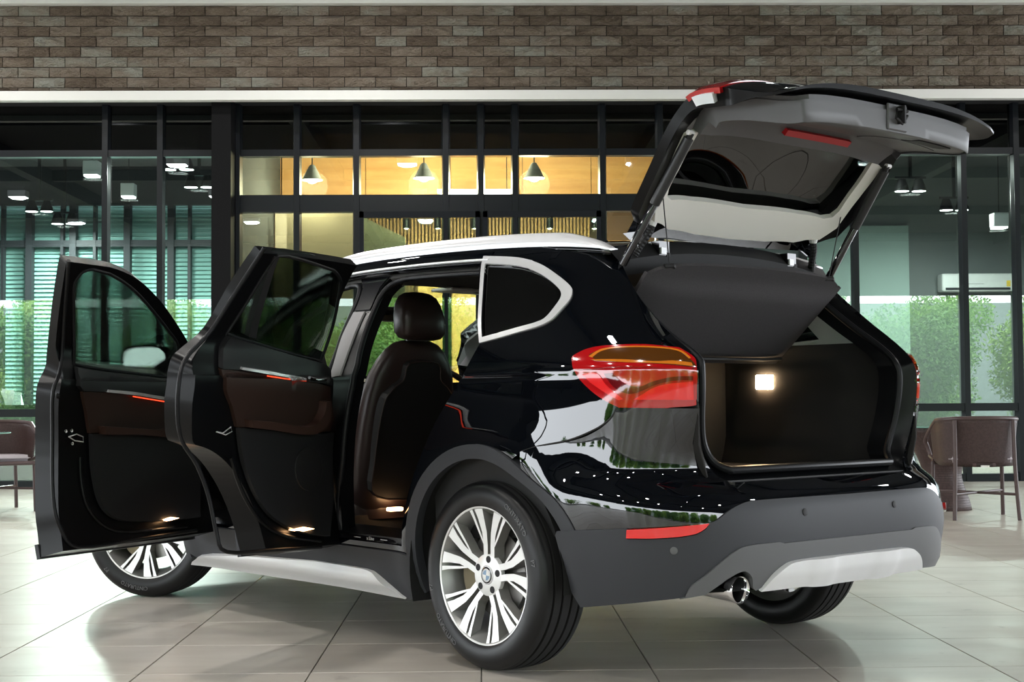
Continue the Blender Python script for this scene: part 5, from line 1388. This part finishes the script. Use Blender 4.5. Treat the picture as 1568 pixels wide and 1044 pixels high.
rd.tube('edge_seal', rd.I(cv([(404, 378), (356, 452), (322, 505), (290, 540), (276, 565), (270, 620), (276, 672), (300, 712), (318, 760), (330, 815), (345, 845), (420, 842), (490, 838)], 4)), .004, .0075, m_seal)
sc = rd.O([(316, 822), (320.5, 857), (331, 857), (326, 835)]); slab('door_cladding', [(u, z) for (u, z) in [(re_fix[-1][0], re_fix[-1][1] + .09), (re_fix[-1][0] - .004, re_fix[-1][1] - .006), (1.04, re_fix[-1][1] - .024), (1.04, re_fix[-1][1] + .045), (re_fix[-1][0] + .10, re_fix[-1][1] + .06)]], Wsurf, .016, .0, m_clad, rdoor, h=.04)
hd1 = [(.13, 1.03), (.36, 1.03)]; rd_h = slab('outer_handle', [(.16, .985), (.36, .975), (.365, 1.0), (.16, 1.01)], Wsurf, .034, .012, m_paint, rdoor, h=.03, soft=.006)
# ---- front door
fd = Door(2.10, .875, 62, np.linspace(.70, 2.15, 90), 'front_door')
f_edge = cv([(97.5, 386), (92, 392), (82, 452), (73, 532), (70, 561), (58, 588), (54.8, 618.6), (54.6, 675), (54.4, 778), (58, 815), (62, 853)], 4)
fe = fd.O(f_edge)
f_top = cv([(97.5, 386), (130.6, 390), (159, 399), (191, 412), (214, 429), (237, 453), (251, 470.6), (268.5, 495), (284, 519.5)], 3)
ft = fd.O(f_top)
fe_fix = [(u, min(z, ze(u) - .022)) for (u, z) in fe]; ft_fix = [(u, min(z, ze(u) - .022)) for (u, z) in ft]
zlow = fe_fix[-1][1]
fd_out = fe_fix + [(1.6, zlow - .012), (2.04, zlow - .015), (2.065, .6), (2.085, .98), (2.06, 1.06)] + [p for p in ft_fix[::-1] if p[0] < 2.03][:-1]
fw_px = cv([(142, 412), (127, 416), (116, 429), (112.5, 440), (112.5, 480), (113, 557)], 3) + cv([(114, 558), (156.5, 565.5), (205, 571.5), (257, 577.5)], 3)[1:] + cv([(270, 560), (273, 529.5), (260, 509), (242.6, 486.5), (214, 453), (191, 433), (168, 419.5)], 3)
fwn = fd.I(fw_px)
fdoor = fd.body('front_door', fd_out, fwn)
slab('window_pane', off_poly(fwn, .02), Wsurf, -.016, -.020, m_cglass, fdoor, h=.05)
fd.tube('window_seal', fwn, .0, .007, m_seal, closed=True)
ut = fd.I(cv([(113, 560), (156.5, 567.5), (205, 573), (262, 580)], 3) + [(285, 590), (285, 618), (251, 612), (200, 603), (157, 598.5), (122, 598), (116, 590)])
fd.part('upper_trim', ut, -.005, .022, m_trimdark, soft=.006)
bt_ = fd.I([(122, 599), (157, 600), (200, 605), (251, 614), (285, 620), (285, 668), (240, 664), (199, 660), (150, 662), (133, 663), (128, 630)])
fd.part('leather_panel', bt_, -.005, .016, m_brown, soft=.006)
fd.part('armrest', fd.I(cv([(145, 651), (175, 653), (215, 656), (240, 657), (262, 650), (280, 640)], 4) + [(285, 668), (240, 668), (199, 664), (148, 664)]), .0, .050, m_brown2, h=.02, soft=.012)
fd.part('lower_trim', fd.I(cv([(133, 664), (134, 690), (136, 721), (146, 767), (166, 792), (199, 799), (260, 797), (300, 793)], 4) + [(305, 670), (240, 668), (199, 664)]), -.005, .026, m_trimdark, soft=.012)
fd.part('trim_strip', fd.I(cv([(156.5, 599), (200, 603.5), (251, 611.5)], 4) + cv([(251, 607), (200, 599), (158, 595.5)], 4)), .0, .032, m_chrome, h=.02)
fd.tube('ambient_light', fd.I([(195, 605), (222, 609.5), (246, 613.5)]), .030, .0024, m_ambient)
fd.part('door_lamp', fd.I([(241, 797), (251, 793.5), (264, 795), (252, 798.5)]), .010, .036, m_doorlamp, h=.02)
fd.tube('lower_rib', fd.I(cv([(122, 700), (124, 740), (134, 778), (160, 806), (200, 814), (285, 806)], 4)), .002, .008, m_jamb)
fl = fd.I([(99, 668), (111, 664), (121, 668), (121, 676), (108, 674)]); fd.part('door_latch', fl, -.004, .020, m_gloss, h=.02); fd.tube('latch_edge', [fl[0], fl[1], fl[2], fl[3], fl[4], fl[0]], .020, .0026, m_chrome)
for q in ((100, 660), (109, 659), (110, 679)): 
    c = fd.at(fd.I([q])[0], .004); MB().lathe([(.007, 0), (.005, .004), (.001, .004)], 8, 'y', c=c, cap=False).build('latch_bolt', m_chrome, fdoor)
c = fd.at(fd.I([(87, 606)])[0], .002); MB().lathe([(.011, 0), (.011, -.004), (.001, -.006)], 12, 'y', c=c, cap=False).build('door_buffer', m_rubber, fdoor)
fd.tube('edge_seal', fd.I(cv([(104, 398), (98, 470), (92, 560), (80, 600), (79, 660), (80, 760), (92, 810), (120, 838), (220, 824), (300, 812)], 4)), .004, .0075, m_seal)
slab('door_cladding', [(fe_fix[-1][0] - .003, zlow + .05), (fe_fix[-1][0] - .004, zlow - .006), (2.05, zlow - .024), (2.05, zlow + .045)], Wsurf, .016, .0, m_clad, fdoor, h=.04)
slab('outer_handle', [(1.10, .975), (1.30, .965), (1.305, .99), (1.10, 1.0)], Wsurf, .034, .012, m_paint, fdoor, h=.03, soft=.006)
# outside mirror on the front door (closed coordinates)
mc = np.array([1.985, 1.035, 1.125])
def mirror_shell(u, v):
    a = 2 * PI * u; sq = lambda c: math.copysign(abs(c) ** .55, c); r = [1.0, 1.02, .97, .80, .45, .02][int(round(v * 5))]; x = [-.055, -.04, .0, .05, .08, .09][int(round(v * 5))]
    return (mc[0] + x, mc[1] + sq(math.cos(a)) * .125 * r, mc[2] + sq(math.sin(a)) * .088 * r)
V = [mirror_shell(i / 32, j / 5) for j in range(6) for i in range(32)]; Fc = [(j * 32 + i, j * 32 + (i + 1) % 32, (j + 1) * 32 + (i + 1) % 32, (j + 1) * 32 + i) for j in range(5) for i in range(32)]
mh = mesh('door_mirror', V, Fc, m_paint, fdoor)
V = [(mc[0] - .048, mc[1] + math.copysign(abs(math.cos(a)) ** .55, math.cos(a)) * .112, mc[2] + math.copysign(abs(math.sin(a)) ** .55, math.sin(a)) * .074) for a in np.linspace(0, 2 * PI, 32, endpoint=False)]
# sub-part level is the deepest: the mirror's glass and arm sit beside the shell under the door
mesh('mirror_glass', V, [tuple(range(32))], mat('mirror_silver', (.80, .84, .83), .02, metal=1.0), fdoor)
MB().tube([(mc[0] + .02, .86, 1.03), (mc[0] + .01, .93, 1.035), (mc[0], 1.0, 1.05)], [.03, .026, .03], 10).build('mirror_arm', m_black, fdoor, smooth=True)
# ---- the two doors on the far side stay shut
for src, sm in ((rdoor, None), (fdoor, None)):
    c = src.copy(); COL.objects.link(c); c.parent = car; c.matrix_basis = Matrix.Scale(-1, 4, (0, 1, 0))
    for ch_ in src.children:
        if ch_.name.startswith(('door_lamp',)): continue
        d = ch_.copy(); COL.objects.link(d); d.parent = c
# ================================================================ CABIN
m_leather = mat('dark_mocha_seat_leather', (0.028, 0.017, 0.0155), 0.36, spec=0.5)
m_seatback = mat('black_seat_back_panel', (0.010, 0.0095, 0.0095), 0.5)
m_head = mat('dark_headliner', (0.075, 0.072, 0.070), 0.9)
MB().box((.22, -.76, .27), (2.30, .76, .33)).build('cabin_carpet', m_carpet, car)
MB().box((.30, -.13, .30), (2.1, .13, .52)).build('centre_console', m_carpet2, car)
def loft(name, secs, m, parent, n=28, p=3.2):
    """secs: (cx, cy, cz, half depth x, half width y, tilt) stacked upwards as rounded rectangles"""
    V = []; Fc = []
    for (cx, cy, cz, hx, hy, tl) in secs:
        for k in range(n):
            a = 2 * PI * k / n; f = lambda c: math.copysign(abs(c) ** (2 / p), c); dx = f(math.cos(a)) * hx; V.append((cx + dx * math.cos(tl), cy + f(math.sin(a)) * hy, cz + dx * math.sin(tl)))
    for j in range(len(secs) - 1):
        for k in range(n): Fc.append((j * n + k, j * n + (k + 1) % n, (j + 1) * n + (k + 1) % n, (j + 1) * n + k))
    Fc += [tuple(range(n))[::-1], tuple((len(secs) - 1) * n + k for k in range(n))]
    return mesh(name, V, Fc, m, parent, angle=70)
def front_seat(y):
    xr = lambda z: 1.255 - .27 * (z - .50)
    zs_ = [.48, .52, .60, .72, .85, .98, 1.06, 1.12, 1.165, 1.195, 1.21]; hw = [.16, .215, .235, .245, .245, .235, .215, .185, .15, .115, .075]; hd = [.05, .07, .075, .075, .07, .065, .06, .055, .048, .036, .012]
    back = loft('seat', [(xr(z), y, z, d, w, .27) for z, w, d in zip(zs_, hw, hd)], m_leather, car)
    # inset plastic back shell
    P = [(-.15, .56), (.15, .56), (.19, .72), (.19, .95), (.15, 1.02), (.10, 1.06), (.075, 1.13), (-.075, 1.13), (-.10, 1.06), (-.15, 1.02), (-.19, .95), (-.19, .72)]
    Pc = [tuple(q) for q in catmull([np.array(p) for p in P], 4, True)]
    V = [(xr(z) - .083 - .004 + .02 * max(0, (z - 1.0)) / .13 * .6, y + a, z - .02) for (a, z) in Pc] + [(xr(z) - .05, y + a * 1.03, z - .01) for (a, z) in Pc]; n = len(Pc)
    mesh('seat_back_panel', V, [tuple(range(n))] + [(i, n + i, n + (i + 1) % n, (i + 1) % n) for i in range(n)], m_seatback, back, smooth=False)
    MB().tube([np.array(v) + [-.002, 0, 0] for v in V[:n]], .003, 6, True).build('seat_piping', m_leather, back, smooth=True)
    hx = xr(1.32) + .02
    hs_ = ((-.01, 1.212, .030, .07), (-.012, 1.220, .048, .10), (-.015, 1.245, .062, .119), (-.01, 1.31, .066, .117), (0, 1.365, .061, .105), (.004, 1.398, .05, .086), (.006, 1.416, .03, .058), (.006, 1.421, .008, .02))
    loft('headrest', [(hx + a_, y, z_, d_1, w_1, .1) for (a_, z_, d_1, w_1) in hs_], m_leather, back)
    for s in (-1, 1): MB().tube([(xr(1.15), y + s * .05, 1.15), (hx, y + s * .05, 1.26)], .006, 8).build('headrest_post', m_chrome, back, smooth=True)
    loft('seat_cushion', [(1.50, y, .44, .30, .24, 0), (1.50, y, .50, .31, .255, 0), (1.50, y, .55, .30, .25, 0), (1.50, y, .58, .26, .20, 0)], m_leather, back)
    MB().box((1.22, y - .22, .33), (1.80, y + .22, .46)).build('seat_base', m_carpet2, back)
    return back
front_seat(.37); front_seat(-.37)
o = box_obj('footwell_lamp', (1.12, .40, .476), (1.155, .47, .492), m_doorlamp, car, .004, 1)
# rear bench
bench = loft('rear_bench', [(.52, 0, .40, .25, .60, 0), (.52, 0, .50, .26, .62, 0), (.50, 0, .56, .24, .60, 0)], m_leather, car, 40)
loft('bench_backrest', [(.30, 0, .55, .08, .60, -.2), (.27, 0, .75, .09, .61, -.2), (.22, 0, 1.0, .07, .60, -.2), (.205, 0, 1.08, .05, .58, -.2)], m_leather, bench, 40)
for y in (-.40, 0, .40): loft('headrest', [(.17, y, 1.085, .04, .11, 0), (.17, y, 1.11, .045, .125, 0), (.165, y, 1.17, .04, .11, 0), (.163, y, 1.185, .02, .08, 0)], m_leather, bench)
# dashboard, wheel, mirror
loft('dashboard', [(2.22, 0, .62, .12, .70, 0), (2.18, 0, .78, .20, .72, 0), (2.20, 0, .95, .24, .72, 0), (2.24, 0, 1.01, .20, .70, 0), (2.28, 0, 1.04, .12, .66, 0)], m_carpet2, car, 40)
sw_c = np.array([1.78, -.37, .93]); V_ = [sw_c + np.array([math.sin(.4) * .185 * math.sin(a), .185 * math.cos(a), math.cos(.4) * .185 * math.sin(a)]) for a in np.linspace(0, 2 * PI, 36, endpoint=False)]
sw_ = MB().tube(V_, .016, 10, True).build('steering_wheel', m_leather, car, smooth=True)
s_ = MB()
for a in (R(0), R(180), R(270)): s_.tube([sw_c + [.03, 0, 0], V_[int(a / (2 * PI) * 36) % 36]], .013, 8)
s_.build('steering_spoke', m_carpet2, sw_, smooth=True); MB().tube([sw_c + [.02, 0, 0], sw_c + [.36, 0, -.09]], [.06, .04], 14).build('steering_column', m_carpet2, sw_, smooth=True)
mm = np.array([1.80, .0, 1.375]); 
V = [(mm[0] + dx, mm[1] + math.copysign(abs(math.cos(a)) ** .6, math.cos(a)) * .125 * f, mm[2] + math.copysign(abs(math.sin(a)) ** .6, math.sin(a)) * .036 * f) for dx, f in ((-.012, 1.0), (0, 1.05), (.03, .6)) for a in np.linspace(0, 2 * PI, 28, endpoint=False)]
im = mesh('interior_mirror', V, [(j * 28 + i, j * 28 + (i + 1) % 28, (j + 1) * 28 + (i + 1) % 28, (j + 1) * 28 + i) for j in range(2) for i in range(28)] , m_black, car)
mesh('mirror_glass', [(v[0] + .001, v[1] * .97, mm[2] + (v[2] - mm[2]) * .94) for v in V[:28]], [tuple(range(28))], MATS['mirror_silver'], im, smooth=False)
MB().tube([mm + [.02, 0, .02], mm + [.08, 0, .10]], .012, 8).build('mirror_stalk', m_black, im, smooth=True)
# headliner and visors
xs = np.linspace(-.34, 1.52, 24); ys = np.linspace(-.60, .60, 17)
V = [(x, y, float(roof_z(x, y)) - .055 - .02 * (abs(y) / .6) ** 3) for y in ys for x in xs]; nx = len(xs)
mesh('headliner', V, [(j * nx + i, (j + 1) * nx + i, (j + 1) * nx + i + 1, j * nx + i + 1) for j in range(len(ys) - 1) for i in range(nx - 1)], m_head, car)
for y in (-.34, .34): box_obj('sun_visor', (1.46, y - .2, 1.478), (1.63, y + .2, 1.494), m_beige, car, .006, 1)
# inner sides of the body at the cant rail and quarter
for s in (1, -1):
    o = slab('cant_rail_lining', [(x, ze(x) - .055) for x in np.linspace(.2, 1.5, 14)] + [(x, ze(x) + .0) for x in np.linspace(1.5, .2, 14)], Wsurf, -.03, -.05, m_head, car, h=.05)
    if s < 0: o.scale = (1, -1, 1)
    o = slab('a_pillar_lining', [(1.5, ze(1.5) - .055), (2.1, ze(2.1) - .06), (2.2, ze(2.2) - .0), (1.5, ze(1.5))], Wsurf, -.02, -.04, m_greytrim, car, h=.06)
    if s < 0: o.scale = (1, -1, 1)
    o = slab('rear_quarter_lining', [(.36, .42), (.30, .75), (.12, .95), (.06, 1.16), (-.5, 1.16), (-.5, .5)], Wsurf, -.06, -.075, m_carpet2, car, h=.06)
    if s < 0: o.scale = (1, -1, 1)
# sill plate with its name
ys_ = float(Wsurf(.73, .412)[1]) - .0105
sp_ = box_obj('sill_plate', (.56, ys_ - .008, .402), (.93, ys_, .424), m_gloss, car, .001, 1)
def lay(V): return np.stack([.73 - V[:, 0], ys_ + .0008 + V[:, 2], .4065 + V[:, 1]], -1)
V, Fc = text_mesh('x Line', .020, lay); mesh('sill_lettering', V, Fc, m_chrome, sp_, smooth=False)
for x in (.64, .82): MB().box((x - .022, ys_, .4115), (x + .022, ys_ + .001, .4140)).build('sill_mark', m_chrome, sp_)

# ================================================================ FRONT OF THE CAR
_af = spline([.18, .3, .45, .6, .75, .86, .95, 1.02], [.84, .90, .945, .955, .935, .89, .82, .72])
_LFr, _phF = _ref(.93, .885, 2.9); LF = float(_LFr[-1]); X0F = 2.50
def Fsurf(u, z):
    u = np.asarray(u, float); z = np.asarray(z, float); u, z = np.broadcast_arrays(u, z)
    s = np.clip(u - X0F, 0, 2 * LF); sm = np.where(s > LF, 2 * LF - s, s); ph = np.interp(sm, _LFr, _phF)
    x = np.where(u <= X0F, u, X0F + _af(z) * np.sin(ph) ** (2 / 2.9)); y = S(np.minimum(x, 3.0), z) * np.where(u <= X0F, 1.0, np.cos(ph) ** (2 / 2.9)) * np.where(s > LF, -1.0, 1.0)
    return np.stack([x, y, z], -1)
arcF = [(2.67 + .45 * math.cos(R(a)), .335 + .45 * math.sin(R(a))) for a in np.linspace(182, 10, 30)]
fen = slab('front_fender', [(2.205, .40)] + [p for p in arcF if p[1] > .36] + [(3.14, .42), (3.16, .72), (3.05, .80), (3.0, .93), (2.6, 1.01), (2.36, 1.045), (2.205, 1.03)], Fsurf, .0, -.012, m_paint, car, h=.035); mirror(fen)
CF = X0F + LF
mf = lambda pts: [(2 * CF - u, z) for (u, z) in pts]
fb_half = [(3.145, .42), (3.165, .72), (3.06, .80), (3.2, .80), (CF - .42, .80), (CF, .84)]
fb = slab('front_bumper', [(3.145, .24)] + fb_half + mf(fb_half)[::-1] + [(2 * CF - 3.145, .24)], Fsurf, .004, -.015, m_paint, car, h=.04)
slab('front_skid_plate', [(CF - .45, .21), (CF - .40, .30), (CF + .40, .30), (CF + .45, .21)], Fsurf, .02, -.01, m_silver, fb, h=.05)
slab('lower_grille', [(CF - .50, .34), (CF - .45, .46), (CF + .45, .46), (CF + .50, .34)], Fsurf, .008, -.01, m_black, fb, h=.05)
for s in (1, -1):
    for g in ([(CF - .30, .62), (CF - .28, .82), (CF - .05, .83), (CF - .03, .60)],):
        gg = g if s > 0 else mf(g); k_ = slab('kidney_grille', gg, Fsurf, .022, -.01, m_black, fb, h=.04)
        tube_on('grille_surround', gg, Fsurf, .022, .010, m_chrome, k_, True)
        for q in np.linspace(.05, .28, 7):
            uu = CF - q if s > 0 else CF + q; tube_on('grille_bar', [(uu, .63), (uu, .81)], Fsurf, .026, .005, m_chrome, k_)
    hl = [(CF - .36, .70), (CF - .34, .80), (3.07, .84), (3.02, .80), (3.12, .72)]; hh = hl if s > 0 else mf(hl)
    h_ = slab('headlamp', hh, Fsurf, .012, -.02, mat('clear_headlamp', (.55, .58, .62), .05, coat=1.0, metal=.5), car, h=.04, soft=.004)
    for q in (.42, .52):
        c = Fsurf(CF - s * q, .765) + [.012, 0, 0]; MB().lathe([(.034, .0), (.026, .012), (.001, .014)], 18, 'x', c=c, cap=False).build('projector', m_mirrorchrome, h_, smooth=True)
xs = np.linspace(2.28, 3.40, 30); hz = spline([2.28, 2.6, 2.9, 3.15, 3.3, 3.42], [1.085, 1.075, 1.04, .985, .92, .845]); hwid = spline([2.28, 2.7, 3.0, 3.2, 3.42], [.80, .79, .74, .66, .44])
V = [(x, t * float(hwid(x)), float(hz(x)) - .045 * abs(t) ** 2.6 + .006 * math.exp(-((abs(t) - .62) / .06) ** 2)) for x in xs for t in np.linspace(-1, 1, 31)]
bn = mesh('bonnet', V, [(i * 31 + j, (i + 1) * 31 + j, (i + 1) * 31 + j + 1, i * 31 + j + 1) for i in range(29) for j in range(30)], m_paint, car); md = bn.modifiers.new('thickness', 'SOLIDIFY'); md.thickness = .015; md.offset = -1
MB().lathe([(.04, 0), (.038, .006), (.001, .008)], 24, 'x', c=(3.40, 0, .875), cap=False).build('bonnet_badge', m_chrome, bn, smooth=True)
V = []
for i in range(13):
    t = i / 12; x = 1.47 + (2.33 - 1.47) * t
    for j in range(25):
        q = j / 24 * 2 - 1; hw_ = .575 + .16 * t; z = (1.575 * (1 - t) + 1.085 * t) + .035 * math.sin(PI * t); V.append((x - .10 * q * q * (1 - .3 * t), q * hw_, z - (.055 - .02 * t) * abs(q) ** 2.2))
mesh('windscreen', V, [(i * 25 + j, i * 25 + j + 1, (i + 1) * 25 + j + 1, (i + 1) * 25 + j) for i in range(12) for j in range(24)], m_cglass, car)
slab('cowl', [(2.2, 1.02), (2.42, 1.02), (2.40, 1.10), (2.2, 1.10)], Fsurf, .0, -.05, m_black, car, h=.05); mirror(car.children[-1])
MB().box((2.20, -.78, .95), (2.34, .78, 1.05)).build('scuttle', m_black, car)
MB().box((2.25, -.70, .40), (3.25, .70, .92)).build('engine_bay', m_under, car) if False else None
